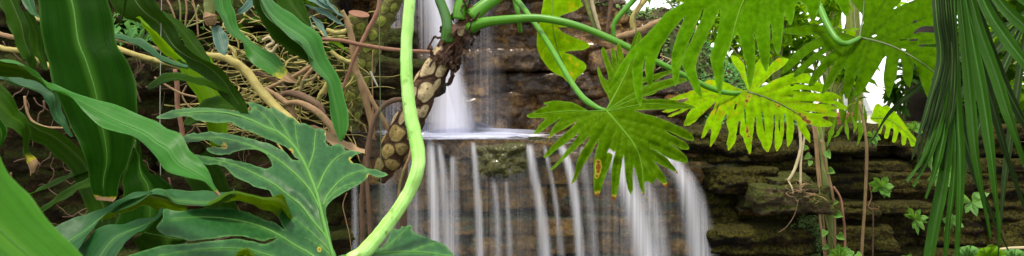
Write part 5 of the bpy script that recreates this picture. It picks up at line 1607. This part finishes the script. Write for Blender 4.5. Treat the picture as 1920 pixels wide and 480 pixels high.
# pleats folded edge-on, hanging at the left of the frond
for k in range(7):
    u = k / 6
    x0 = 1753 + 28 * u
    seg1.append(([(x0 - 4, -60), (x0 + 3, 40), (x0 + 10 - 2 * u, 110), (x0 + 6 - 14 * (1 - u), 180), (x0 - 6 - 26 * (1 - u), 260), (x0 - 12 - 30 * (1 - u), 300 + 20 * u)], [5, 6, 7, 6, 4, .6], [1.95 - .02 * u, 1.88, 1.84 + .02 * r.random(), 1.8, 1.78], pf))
for pts, hw in (([(1772, 150), (1764, 220), (1742, 290), (1712, 350)], [7, 8, 7, 1]), ([(1776, 150), (1772, 230), (1758, 300), (1736, 372)], [7, 8, 7, 1]), ([(1780, 160), (1780, 250), (1768, 340), (1752, 420), (1738, 500)], [7, 9, 11, 12, 9]),
                ([(1784, 160), (1790, 260), (1786, 350), (1776, 430), (1770, 520)], [5, 5, 6, 5, 3]), ([(1770, 170), (1752, 240), (1728, 300), (1700, 340)], [5, 6, 5, 1])):
    seg1.append((pts, hw, [1.84, 1.8, 1.76, 1.74], pg))
frond('folded pleated half of a palm fan seen edge on, its tips drooping left', None, seg1, P(1765, -60, 1.95))
seg2 = []
thin = .6
for pts, hw, mt in (([(1786, -60), (1790, 60), (1793, 180), (1799, 300), (1798, 400), (1794, 500)], [4, 7, 10, 13, 11, 8], pg), ([(1794, -60), (1806, 60), (1818, 180), (1828, 290), (1846, 390), (1858, 446)], [4, 8, 11, 12, 8, 1], pg),
                    ([(1800, -60), (1820, 60), (1842, 180), (1856, 280), (1868, 380), (1876, 460)], [5, 10, 13, 12, 8, 1], pg), ([(1806, -60), (1834, 50), (1866, 140), (1888, 210), (1915, 290), (1945, 360)], [5, 11, 13, 12, 10, 6], pg),
                    ([(1818, -60), (1852, 20), (1892, 80), (1930, 130), (1980, 200)], [6, 12, 14, 14, 10], pg), ([(1834, -60), (1872, 0), (1910, 40), (1960, 80), (2020, 140)], [6, 12, 14, 14, 10], pg), ([(1862, -60), (1900, -20), (1940, 10), (2000, 50)], [6, 12, 14, 12], pg),
                    
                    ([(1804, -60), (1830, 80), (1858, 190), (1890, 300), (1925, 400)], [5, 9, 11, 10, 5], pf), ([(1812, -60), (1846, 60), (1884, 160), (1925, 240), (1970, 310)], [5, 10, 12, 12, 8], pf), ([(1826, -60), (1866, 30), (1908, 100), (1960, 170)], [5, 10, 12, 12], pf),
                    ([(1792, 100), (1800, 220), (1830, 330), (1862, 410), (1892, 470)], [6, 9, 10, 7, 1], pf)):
    hw = [hw[0]] + [h * (thin if k > len(hw) // 2 - 1 else .92) for k, h in enumerate(hw[1:])]
    seg2.append((pts, hw, [1.95, 1.86, 1.78, 1.72] if mt == pg else [1.99, 1.93, 1.88, 1.84], mt))
frond('open half of a palm fan, long dark segments hanging at the right edge', None, seg2, P(1800, -60, 1.97))
seg3 = []
for k in range(8):
    a = -1.0 + k * .28
    ln = r.uniform(330, 430)
    hx, hy = 1930, 20
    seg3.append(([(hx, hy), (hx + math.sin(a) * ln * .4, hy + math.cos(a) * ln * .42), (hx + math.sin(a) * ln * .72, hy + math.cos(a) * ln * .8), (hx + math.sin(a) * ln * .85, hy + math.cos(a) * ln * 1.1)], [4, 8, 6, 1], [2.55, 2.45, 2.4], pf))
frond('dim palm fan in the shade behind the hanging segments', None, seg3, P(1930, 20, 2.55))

# ------------------------------------------------------------------ hanging vines and roots, right
GV = 'roots and vines hanging over the terrace wall'
climb = thing('climbing_plant', 'thick yellow green climbing stem with heart shaped leaves on the terrace wall', 'plant', P(1556, 500, 3.78))
px_tube('stem', [(1530, 215, 3.84), (1536, 245, 3.8), (1541, 275, 3.78), (1546, 315, 3.76), (1551, 360, 3.74), (1556, 400, 3.76), (1557, 440, 3.78), (1557, 510, 3.8)], [5, 6, 6.5, 6.5, 6, 5, 4], M['vine_green'], parent=climb, n=70, sides=14, bump=.2)


def heart(px, py, Y, size, ang, seed, mat='small_leaf', parent=climb, name='leaf'):
    rr = random.Random(seed)
    pts = [(0, 0), (.32, -.16), (.5, .08), (.42, .45), (.2, .8), (0, 1.1), (-.2, .8), (-.42, .45), (-.5, .08), (-.32, -.16)]
    ca, sa = math.cos(ang), math.sin(ang)
    o = [(px + (x * ca - y * sa) * size, py + (x * sa + y * ca) * size) for x, y in pts]
    tipx, tipy = px - 1.1 * sa * size, py + 1.1 * ca * size
    return lobed('', o, [(px, py, Y), (tipx, tipy, Y - .05), (px + ca * size * .5, py + sa * size * .5, Y + rr.uniform(-.03, .03)), (px - ca * size * .5, py - sa * size * .5, Y + rr.uniform(-.04, .0))], [V_((px, py), (tipx, tipy), w=.8, m=False)], M[mat], M['vein_green'], parent=parent, step=4, quilt=.003, sig=3, seed=seed, rough=.3)


for k, (x, y, s_, a_) in enumerate(((1549, 284, 15, -.55), (1553, 318, 14, -1.1), (1519, 290, 13, .9), (1512, 280, 11, 2.6), (1566, 400, 16, -1.2), (1548, 432, 13, .4), (1572, 440, 15, -.9), (1560, 378, 12, -1.5), (1596, 470, 16, .6), (1606, 476, 15, -.8), (1552, 462, 11, 1.2), (1520, 302, 10, .3))):
    heart(x, y, 3.72, s_, a_, 200 + k)
HV = [
    ('long thin tan vine hanging alone down the terrace wall', [(1612, 190, 3.7), (1620, 235, 3.7), (1625, 275, 3.7), (1624, 330, 3.72), (1621, 390, 3.74), (1617, 450, 3.76), (1614, 520, 3.78)], [2.6, 3, 3, 2.6], 'bark_tan'),
    ('thin tan vine curving right from the climbing stem', [(1540, 262, 3.7), (1545, 300, 3.7), (1555, 335, 3.7), (1562, 370, 3.7), (1565, 410, 3.72), (1566, 520, 3.74)], [2.4, 2.6, 2.4], 'bark_tan'),
    ('reddish vine hanging beside the thin curved vine', [(1563, 350, 3.68), (1576, 372, 3.68), (1581, 405, 3.68), (1584, 440, 3.7), (1585, 520, 3.7)], [2, 2.4, 2], 'bark_red'),
    ('left strand of the vines tied along the climbing stem', [(1522, 225, 3.74), (1528, 262, 3.73), (1532, 310, 3.72), (1536, 360, 3.71), (1537, 405, 3.71), (1544, 460, 3.72), (1550, 520, 3.74)], [2.4, 2.4], 'bark_tan'),
    ('middle strand of the vines tied along the climbing stem', [(1528, 225, 3.76), (1533, 280, 3.74), (1538, 340, 3.72), (1543, 400, 3.72), (1546, 440, 3.74), (1554, 520, 3.76)], [2, 2], 'bark_tan'),
    ('greenish strand behind the vines on the climbing stem', [(1545, 230, 3.82), (1541, 300, 3.8), (1544, 370, 3.76), (1551, 420, 3.76), (1566, 462, 3.76), (1576, 500, 3.76)], [2.4, 2.2], 'vine_green'),
    ('pale forked root dropping from the yellowing leaf onto the jutting slab', [(1494, 220, 3.66), (1500, 250, 3.65), (1501, 278, 3.64), (1494, 306, 3.63), (1486, 326, 3.62), (1477, 339, 3.62)], [2.6, 2.8, 3, 2.4], 'root_pale'),
    ('pale straight root standing on the jutting slab', [(1511, 240, 3.66), (1507, 266, 3.65), (1502, 296, 3.64), (1501, 330, 3.63), (1501, 362, 3.62)], [2, 2.4, 2.2], 'root_pale'),
    ('thin pale root touching the slab edge beside the straight root', [(1477, 338, 3.62), (1484, 350, 3.6), (1487, 362, 3.6)], [1.4, 1.4], 'root_pale'),
    ('faint thin thread below the leafy seedling', [(1637, 380, 3.84), (1637, 430, 3.84), (1636, 520, 3.84)], [1.5, 1.3], 'bark_brown'),
    ('thin rootlet dangling under the pale jutting slab', [(1497, 375, 3.5), (1490, 402, 3.5), (1476, 424, 3.5), (1460, 436, 3.5)], [1, .8], 'bark_brown'),
    ('reddish rootlets hooked below the leafy seedling', [(1630, 345, 3.8), (1634, 370, 3.8), (1628, 388, 3.8), (1645, 392, 3.8), (1648, 386, 3.8)], [1.2, 1], 'bark_red'),
]
for lb, pts, hw, mt in HV:
    px_tube('hanging_root' if 'root' in lb else 'vine', pts, hw, M[mt], label=lb, cat='root' if 'root' in lb else 'vine', group=GV, sides=8, bump=.18, n=50)
# matted roots on the slab
V, F, UV = [], [], []
for k in range(26):
    x, y = r.uniform(1480, 1535), r.uniform(335, 372)
    pts = [(x, y, 3.66)]
    for i in range(3):
        x += r.uniform(-10, 12)
        y += r.uniform(-3, 7)
        pts.append((x, y, 3.64 - r.random() * .05))
    L = smooth_line(pts, 10)
    v, f, u = tube_geo([P(*q) for q in L], np.full(10, r.uniform(.5, 1.1)) * 3.65 / FP, 5)
    b = len(V)
    V += v
    UV += u
    F += [tuple(i + b for i in q) for q in f]
mesh('rootlet_mat', V, F, M['bark_tan'], kind='stuff', uv=UV, label='tan matted rootlets on top of the jutting slab', cat='rootlets')


# leafy seedlings rooted in the wall
def rosette(label, px, py, Y, leaves, mat='small_leaf', name='seedling'):
    root = thing(name, label, 'plant', P(px, py, Y))
    px_tube('stem', [(px, py + 14, Y + .05), (px, py + 6, Y + .02), (px, py, Y)], [1.6, 1.4], M['vine_green'], parent=root, sides=6, n=8)
    for k, (dx, dy, w) in enumerate(leaves):
        tipx, tipy = px + dx, py + dy
        L = math.hypot(dx, dy)
        nx_, ny_ = -dy / L * w, dx / L * w
        mx, my = px + dx * .55, py + dy * .55 - 2
        zz = Y - .05 - .02 * (k % 3)
        strap('', [(px, py), (mx - nx_, my - ny_), (tipx, tipy)], [(px, py), (mx + nx_, my + ny_), (tipx, tipy)], [Y, zz + .02, zz], [Y, zz - .015, zz], M[mat], seed=300 + k + px % 7, parent=root, name='leaf', bulge=.15, wave=.003, n=14, m=7, rib=M['vein_pale'], ribw=.0008)
    return root


rosette('leafy seedling on the wall right of the long thin vine', 1655, 352, 3.82, [(-28, -8, 6), (-18, -20, 5), (8, -22, 7), (22, -2, 6), (14, 18, 7), (-2, 14, 5), (18, 8, 5), (4, 20, 5), (-22, 8, 5)])
rosette('lower leafy seedling with dry leaves beside the palm tips', 1716, 412, 3.84, [(-14, -24, 5), (10, -20, 5), (26, -4, 5), (18, 20, 5), (-4, 18, 4), (24, 6, 4), (-22, -10, 4), (6, 30, 4)])
rosette('variegated pale leafed plant behind the upper palm tips', 1772, 330, 3.7, [(-34, 8, 8), (-16, -20, 7), (14, -24, 8), (26, 0, 8), (10, 22, 7), (-20, 20, 7), (30, 22, 7), (0, -34, 6), (-26, -8, 6)], mat='fern_pale')
rosette('pale leafed plant near the right edge among the palm tips', 1822, 380, 3.7, [(-30, -10, 8), (-12, 20, 7), (16, -20, 8), (30, 8, 8), (10, 26, 7), (34, -18, 7)], mat='fern_pale')
rosette('small sprout at the terrace lip under the small lobed leaf', 1636, 258, 3.8, [(-12, -10, 5), (10, -12, 5), (16, 4, 5), (-6, 12, 5), (8, 16, 5)])
rosette('short sprout at the very bottom right of the hanging vines', 1702, 492, 3.7, [(-14, -12, 5), (6, -16, 5), (18, -8, 5)])


rosette('cluster of bright sprouts at the foot of the hanging vines', 1575, 484, 3.72, [(-20, -16, 7), (-4, -28, 6), (14, -22, 7), (26, -8, 7), (-30, 0, 6), (34, 4, 6)])
rosette('trailing sprout on the upper terrace wall left of the palm tips', 1748, 292, 3.8, [(-18, 4, 6), (-6, 22, 6), (12, 18, 6), (18, -6, 5), (-14, -14, 5), (2, 40, 5), (14, 46, 5)])
rosette('bright little plant on the terrace lip right of the small lobed leaf', 1712, 244, 3.95, [(-14, -12, 5), (4, -18, 5), (18, -10, 5), (20, 6, 5), (-18, 4, 5)])
rosette('pale sprout low on the wall behind the palm tips', 1786, 420, 3.75, [(-20, -10, 7), (-6, -22, 6), (14, -16, 7), (22, 6, 6), (-16, 14, 6)], mat='fern_pale')


def fern(label, px, py, Y, fronds, mat, seed):
    rr = random.Random(seed)
    root = thing('fern', label, 'fern', P(px, py, Y))
    for (dx, dy, ln) in fronds:
        V, F = [], []
        n = 11
        for i in range(n):
            t = (i + 1) / n
            cx, cy = px + dx * t, py + dy * t + 9 * t * t
            w = ln * math.sin(math.pi * min(1, .18 + .8 * t)) * 1.0
            for sg in (-1, 1):
                d = Vector((dx, 0, -dy)).normalized()
                side = Vector((-d.z, -.5 * sg, d.x)) * sg
                c = P(cx, cy, Y - .12 * t)
                v, f = leaf_quad(c, side + d * .6, Vector((0, -.5, 1)), w * Y / FP, w * .55 * Y / FP, .1)
                b = len(V)
                V += v
                F += [tuple(q + b for q in a) for a in f]
        fr = mesh('frond', V, F, M[mat], root, uv=[(0, 0)] * len(V))
        px_tube('rachis', [(px, py, Y), (px + dx * .5, py + dy * .5 + 2, Y - .06), (px + dx, py + dy + 9, Y - .12)], [1, .5], M['vein_pale'], parent=fr, sides=5, n=10)
    return root


fern('pale feathery fern at the bottom under the palm', 1815, 486, 3.3, [(-32, -10, 16), (-16, -30, 16), (6, -34, 17), (28, -22, 16), (34, -4, 14), (-36, 6, 13), (14, -16, 14)], 'fern_pale', 1)
fern('bright green fern at the bottom right', 1850, 488, 3.25, [(-22, -14, 18), (-6, -32, 18), (18, -36, 19), (36, -20, 16), (42, -2, 14)], 'shrub_leaf', 2)
fern('pale fern in the bottom right corner', 1900, 492, 3.3, [(-40, -14, 16), (-20, -30, 17), (4, -34, 17), (30, -24, 16), (-46, 2, 14), (20, -12, 15)], 'fern_pale', 3)
px_tube('twig', [(1862, 470, 3.4), (1890, 466, 3.38), (1925, 464, 3.36), (1960, 460, 3.36)], [3, 3], M['root_pale'], label='pale fallen twig lying above the ferns at bottom right', cat='twig')

# moss cushions
def moss(label, n, x0, x1, y0, y1, Y0, Y1, size, seed, mat='moss'):
    rr = random.Random(seed)
    V, F = [], []
    for k in range(n):
        c = P(rr.uniform(x0, x1), rr.uniform(y0, y1), rr.uniform(Y0, Y1))
        v, f = leaf_quad(c, Vector((rr.uniform(-1, 1), rr.uniform(-1.2, .2), rr.uniform(-.3, 1))), Vector((rr.uniform(-.5, .5), -.6, 1)), size * rr.uniform(.6, 1.4), size * rr.uniform(.5, .9))
        b = len(V)
        V += v
        F += [tuple(q + b for q in a) for a in f]
    return mesh('moss', V, F, M[mat], kind='stuff', label=label, cat='moss')


moss('moss tufts on the wall under the jutting slab', 900, 1498, 1540, 405, 500, 3.84, 3.92, .012, 1)
moss('moss tufts on the stones at the foot of the slab', 350, 1478, 1510, 420, 500, 3.82, 3.9, .011, 2)
V, F = [], []
rr = random.Random(9)
for k in range(6000):
    x, y = rr.uniform(1.1, 2.4), rr.uniform(4.6, 6.4)
    v, f = leaf_quad(Vector((x, y, terr(x, y))), Vector((rr.uniform(-1, 1), rr.uniform(-1, 1), rr.uniform(.1, .9))), Vector((0, -.3, 1)), .03 * rr.uniform(.6, 1.4), .02)
    b = len(V)
    V += v
    F += [tuple(q + b for q in a) for a in f]
mesh('ground_cover', V, F, M['creeper'], kind='stuff', label='low pale green carpet plant behind the yellowing leaf', cat='ground cover')
V, F = [], []
for k in range(5000):
    x, y = rr.uniform(-.6, 1.3), rr.uniform(4.9, 6.6)
    z = max(terr(x, y), top_up(x) - .02 if y < 5.2 else 0)
    v, f = leaf_quad(Vector((x, y, z)), Vector((rr.uniform(-1, 1), rr.uniform(-1, 1), rr.uniform(.1, .9))), Vector((0, -.3, 1)), .03 * rr.uniform(.6, 1.4), .02)
    b = len(V)
    V += v
    F += [tuple(q + b for q in a) for a in f]
mesh('moss', V, F, M['moss'], kind='stuff', label='moss on top of the dark wet cliff', cat='moss')

# ------------------------------------------------------------------ stems on top of the cliff
for lb, pts, hw, mt, nm in (
        ('left of the two dry stalks standing on the cliff above the lime leaf', [(1094, -30, 4.3), (1100, 5, 4.3), (1110, 36, 4.3), (1120, 60, 4.3)], [5, 5, 4], 'vine_green', 'stalk'),
        ('right of the two dry stalks standing on the cliff, paler', [(1106, -30, 4.28), (1111, 8, 4.28), (1118, 36, 4.28), (1125, 58, 4.28)], [4, 4, 3], 'root_pale', 'stalk'),
        ('brown upright stalk above the long bent leaf stalk', [(1146, -30, 4.3), (1145, 10, 4.3), (1141, 40, 4.3), (1138, 66, 4.3)], [4, 4, 3], 'bark_brown', 'stalk'),
        ('green shoot leaning right on top of the cliff', [(1215, -30, 4.2), (1190, -2, 4.2), (1172, 18, 4.2), (1156, 36, 4.2), (1150, 52, 4.2), (1151, 70, 4.2)], [5, 5, 5.5, 5, 4], 'petiole_green', 'stalk'),
        ('thin brown vine hanging beside the leaning green shoot', [(1210, -20, 4.15), (1198, 10, 4.15), (1191, 26, 4.15), (1193, 60, 4.15)], [1.4, 1.6], 'bark_tan', 'vine'),
        ('segmented tan root lying level on the cliff top', [(1150, 72, 4.3), (1172, 66, 4.3), (1195, 60, 4.3), (1215, 50, 4.3), (1240, 38, 4.3)], [4, 6.5, 6, 7, 5], 'bark_tan', 'root'),
        ('mossy root bent upward behind the segmented root', [(1188, 58, 4.45), (1186, 36, 4.45), (1198, 14, 4.45), (1215, -6, 4.45)], [5, 5.5, 5], 'bark_yellow', 'root'),
):
    px_tube(nm, pts, hw, M[mt], label=lb, cat=nm, sides=10, bump=.22, n=40)
tw = random.Random(77)
for k in range(22):
    x, y = tw.uniform(1225, 1390), tw.uniform(45, 115)
    a = tw.uniform(-1.2, 1.2)
    ln = tw.uniform(25, 60)
    Y = tw.uniform(3.9, 4.3)
    px_tube('dry_twig', [(x, y, Y), (x + math.sin(a) * ln * .5 + 3, y + math.cos(a) * ln * .5, Y), (x + math.sin(a) * ln, y + math.cos(a) * ln, Y + .05)], [1.1, .9], M['bark_tan' if k % 3 else 'root_pale'], label='thin dry twig in the hollow behind the dark hanging leaf', cat='twig', group='dry twigs behind the dark hanging leaf', sides=5, n=8)

# ------------------------------------------------------------------ beyond the terrace
rr = random.Random(15)


def tree(label, px, Y, hw, top, crown, crown_c, crown_r, n, lf, mat, bark, seed, group='trees beyond the terrace', name='tree'):
    b = P(px, 0, Y)
    z0 = terr(b.x, Y) - .05
    root = thing(name, label, 'tree', (b.x, Y, z0), group)
    C = [(b.x + .04 * math.sin(i * .9 + seed), Y + .03 * math.cos(i), z0 + (top - z0) * i / 9) for i in range(10)]
    R = np.linspace(1.2, .8, 10) * hw * Y / FP
    v, f, u = tube_geo(C, R, 14, bump=.15, seed=seed)
    mesh('trunk', v, f, M[bark], root, uv=u)
    r = random.Random(seed)
    pts = []
    ncl = max(6, n // 60)
    cl = []
    for i in range(ncl):
        d = Vector((r.gauss(0, 1), r.gauss(0, 1), r.gauss(0, 1))).normalized() * r.uniform(.35, 1)
        cl.append(Vector((crown_c[0] + d.x * crown_r[0], crown_c[1] + d.y * crown_r[1], crown_c[2] + d.z * crown_r[2])))
    for i in range(min(7, ncl)):
        e = cl[i]
        s = Vector(C[7])
        v, f, u = tube_geo([s, (s + e) / 2 + Vector((0, 0, .08)), e], [R[-1] * .5, R[-1] * .3, R[-1] * .15], 7)
        mesh('limb', v, f, M[bark], root, uv=u)
    for i in range(n):
        c = r.choice(cl)
        k = .30 * (crown_r[0] + crown_r[2]) / 2
        pts.append((c.x + r.gauss(0, k), c.y + r.gauss(0, k), c.z + r.gauss(0, k * .8)))
    leaf_cloud('crown', pts, lf, M[mat], root, seed=seed)
    return root


b = P(1738, 0, 5.2)
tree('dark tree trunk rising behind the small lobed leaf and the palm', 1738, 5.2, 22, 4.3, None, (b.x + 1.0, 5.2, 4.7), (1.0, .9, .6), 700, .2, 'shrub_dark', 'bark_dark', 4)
def shrub(label, px, Y, zc, rx, rz, n, lf, mat, seed):
    b = P(px, 0, Y)
    z0 = terr(b.x, Y)
    root = thing('shrub', label, 'shrub', (b.x, Y, z0), 'shrubs beyond the terrace')
    r = random.Random(seed)
    cl = [Vector((b.x + r.uniform(-1, 1) * rx, Y + r.uniform(-.5, .5) * rx, z0 + zc + r.uniform(-1, 1) * rz)) for _ in range(max(6, n // 35))]
    for c in cl[:8]:
        m = Vector((b.x + (c.x - b.x) * .3, Y, z0 + (c.z - z0) * .5))
        v, f, u = tube_geo([(b.x, Y, z0 - .03), m, c], [.014, .01, .005], 6)
        mesh('stem', v, f, M['vine_green'], root, uv=u)
    pts = []
    for i in range(n):
        c = r.choice(cl)
        pts.append((c.x + r.gauss(0, rx * .22), c.y + r.gauss(0, rx * .22), c.z + r.gauss(0, rz * .25)))
    leaf_cloud('foliage', pts, lf, M[mat], root, seed=seed)
    return root


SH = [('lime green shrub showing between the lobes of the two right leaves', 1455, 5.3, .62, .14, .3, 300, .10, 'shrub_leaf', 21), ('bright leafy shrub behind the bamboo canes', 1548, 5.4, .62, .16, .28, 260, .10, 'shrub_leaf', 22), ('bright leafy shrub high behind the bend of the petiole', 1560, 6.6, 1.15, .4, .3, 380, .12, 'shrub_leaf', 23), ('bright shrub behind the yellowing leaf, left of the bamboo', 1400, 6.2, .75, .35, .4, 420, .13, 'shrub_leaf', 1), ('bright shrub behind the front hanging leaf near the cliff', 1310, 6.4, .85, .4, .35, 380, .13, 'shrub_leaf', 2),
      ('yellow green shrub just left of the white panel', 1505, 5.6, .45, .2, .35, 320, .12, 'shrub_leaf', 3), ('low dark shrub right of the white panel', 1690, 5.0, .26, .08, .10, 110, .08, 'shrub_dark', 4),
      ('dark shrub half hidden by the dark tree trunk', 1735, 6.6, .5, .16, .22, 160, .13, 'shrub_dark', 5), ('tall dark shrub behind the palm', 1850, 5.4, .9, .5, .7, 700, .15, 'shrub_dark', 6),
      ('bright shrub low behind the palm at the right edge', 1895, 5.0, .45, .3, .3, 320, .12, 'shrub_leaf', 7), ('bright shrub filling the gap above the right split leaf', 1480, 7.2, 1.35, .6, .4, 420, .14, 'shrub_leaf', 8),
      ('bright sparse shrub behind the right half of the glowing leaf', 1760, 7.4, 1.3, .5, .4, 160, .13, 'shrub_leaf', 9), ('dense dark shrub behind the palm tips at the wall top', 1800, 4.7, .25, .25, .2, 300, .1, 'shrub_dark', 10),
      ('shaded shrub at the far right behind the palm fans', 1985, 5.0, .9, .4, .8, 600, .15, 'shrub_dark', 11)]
for s_ in SH:
    shrub(*s_)
for k, (px, Y, hw, lb) in enumerate(((1558, 5.9, 9, 'leftmost bamboo cane above the petiole bend'), (1592, 5.7, 8, 'green bamboo cane just right of the petiole bend'), (1608, 6.0, 7, 'yellow bamboo cane right of the green one'), (1578, 6.3, 5, 'thinnest bamboo cane between the others'))):
    b = P(px, 0, Y)
    z0 = terr(b.x, Y)
    C, R = [], []
    for i in range(60):
        C.append((b.x + .02 * math.sin(i * .1 + k), Y, z0 - .03 + i * .045))
        R.append(hw * Y / FP * (1.12 if i % 8 == 0 else 1))
    v, f, u = tube_geo(C, R, 12)
    mesh('bamboo_cane', v, f, M['bamboo'], uv=u, label=lb, cat='bamboo', group='bamboo canes beyond the terrace')
# grass-like bright blades
gc = thing('grass_clump', 'tall bright grassy blades at the terrace edge in front of the white panel', 'plant', P(1600, 252, 4.4))
for k, (a, m_, e, w_) in enumerate((((1585, 255), (1580, 215), (1574, 165), 6), ((1598, 255), (1604, 215), (1609, 182), 6), ((1570, 255), (1566, 225), (1562, 205), 4), ((1618, 255), (1622, 225), (1621, 198), 5), ((1560, 258), (1556, 215), (1545, 175), 5), ((1590, 258), (1592, 225), (1598, 200), 4), ((1606, 258), (1612, 240), (1626, 215), 3), ((1575, 250), (1590, 200), (1612, 192), 2.5))):
    l, r_ = edges([a, m_, e], [w_, w_ * .9, .6])
    strap('', l, r_, [4.4, 4.38], [4.41, 4.39], M['strap_light'], seed=400 + k, parent=gc, name='blade', n=20, m=5)
# hanging bright blades in front of the terrace edge
hb = thing('leafy_shoot', 'narrow bright leaves drooping over the terrace edge right of the climbing stem', 'plant', P(1600, 235, 3.75))
for k, (a, m_, e, w_) in enumerate((((1566, 222), (1558, 250), (1550, 276), 5), ((1586, 225), (1588, 245), (1591, 262), 4), ((1610, 215), (1614, 245), (1607, 274), 5), ((1580, 235), (1570, 252), (1560, 258), 3), ((1540, 222), (1536, 240), (1538, 252), 4), ((1598, 220), (1604, 236), (1600, 250), 4))):
    l, r_ = edges([a, m_, e], [1, w_, .6])
    strap('', l, r_, [3.78, 3.7], [3.78, 3.7], M['strap_light'], seed=420 + k, parent=hb, name='leaf', n=18, m=7)
# frosted panel beyond and a red clay trough
b0, b1 = P(1603, 0, 6.8), P(1650, 0, 6.8)
ww = thing('greenhouse_panel', 'white frosted panel glaring beyond the terrace plants', 'panel', (b0.x, 6.8, 1.2))


def box(x0, x1, y0, y1, z0, z1):
    V = [(x, y, z) for x in (x0, x1) for y in (y0, y1) for z in (z0, z1)]
    return V, [(0, 1, 3, 2), (4, 6, 7, 5), (0, 4, 5, 1), (2, 3, 7, 6), (0, 2, 6, 4), (1, 5, 7, 3)]


v, f = box(b0.x, b1.x, 6.8, 6.812, 1.15, 1.66)
v = [(x, y + (z - 1.15) * 1.1, z) for x, y, z in v]  # leaned back to catch more sun, so the sheet looks white
mesh('sheet', v, f, M['frosted_panel'], ww, smooth=False)
for z in (1.2, 1.29, 1.66):
    v, f = box(b0.x - .01, b1.x + .01, 6.786, 6.797, z, z + .012)
    v = [(x, y + (zz - 1.15) * 1.1, zz) for x, y, zz in v]
    mesh('rail', v, f, M['white_plaster'], ww, smooth=False)
b0, b1 = P(1560, 0, 4.9), P(1602, 0, 4.9)
tr_ = thing('clay_trough', 'reddish clay trough half hidden by grassy blades', 'trough', (b0.x, 4.9, 1.22))
v, f = box(b0.x, b1.x, 4.9, 5.05, 1.21, 1.315)
mesh('body', v, f, M['clay'], tr_, smooth=False)
v, f = box(b0.x - .008, b1.x + .008, 4.89, 5.06, 1.316, 1.34)
mesh('rim', v, f, M['clay'], tr_, smooth=False)
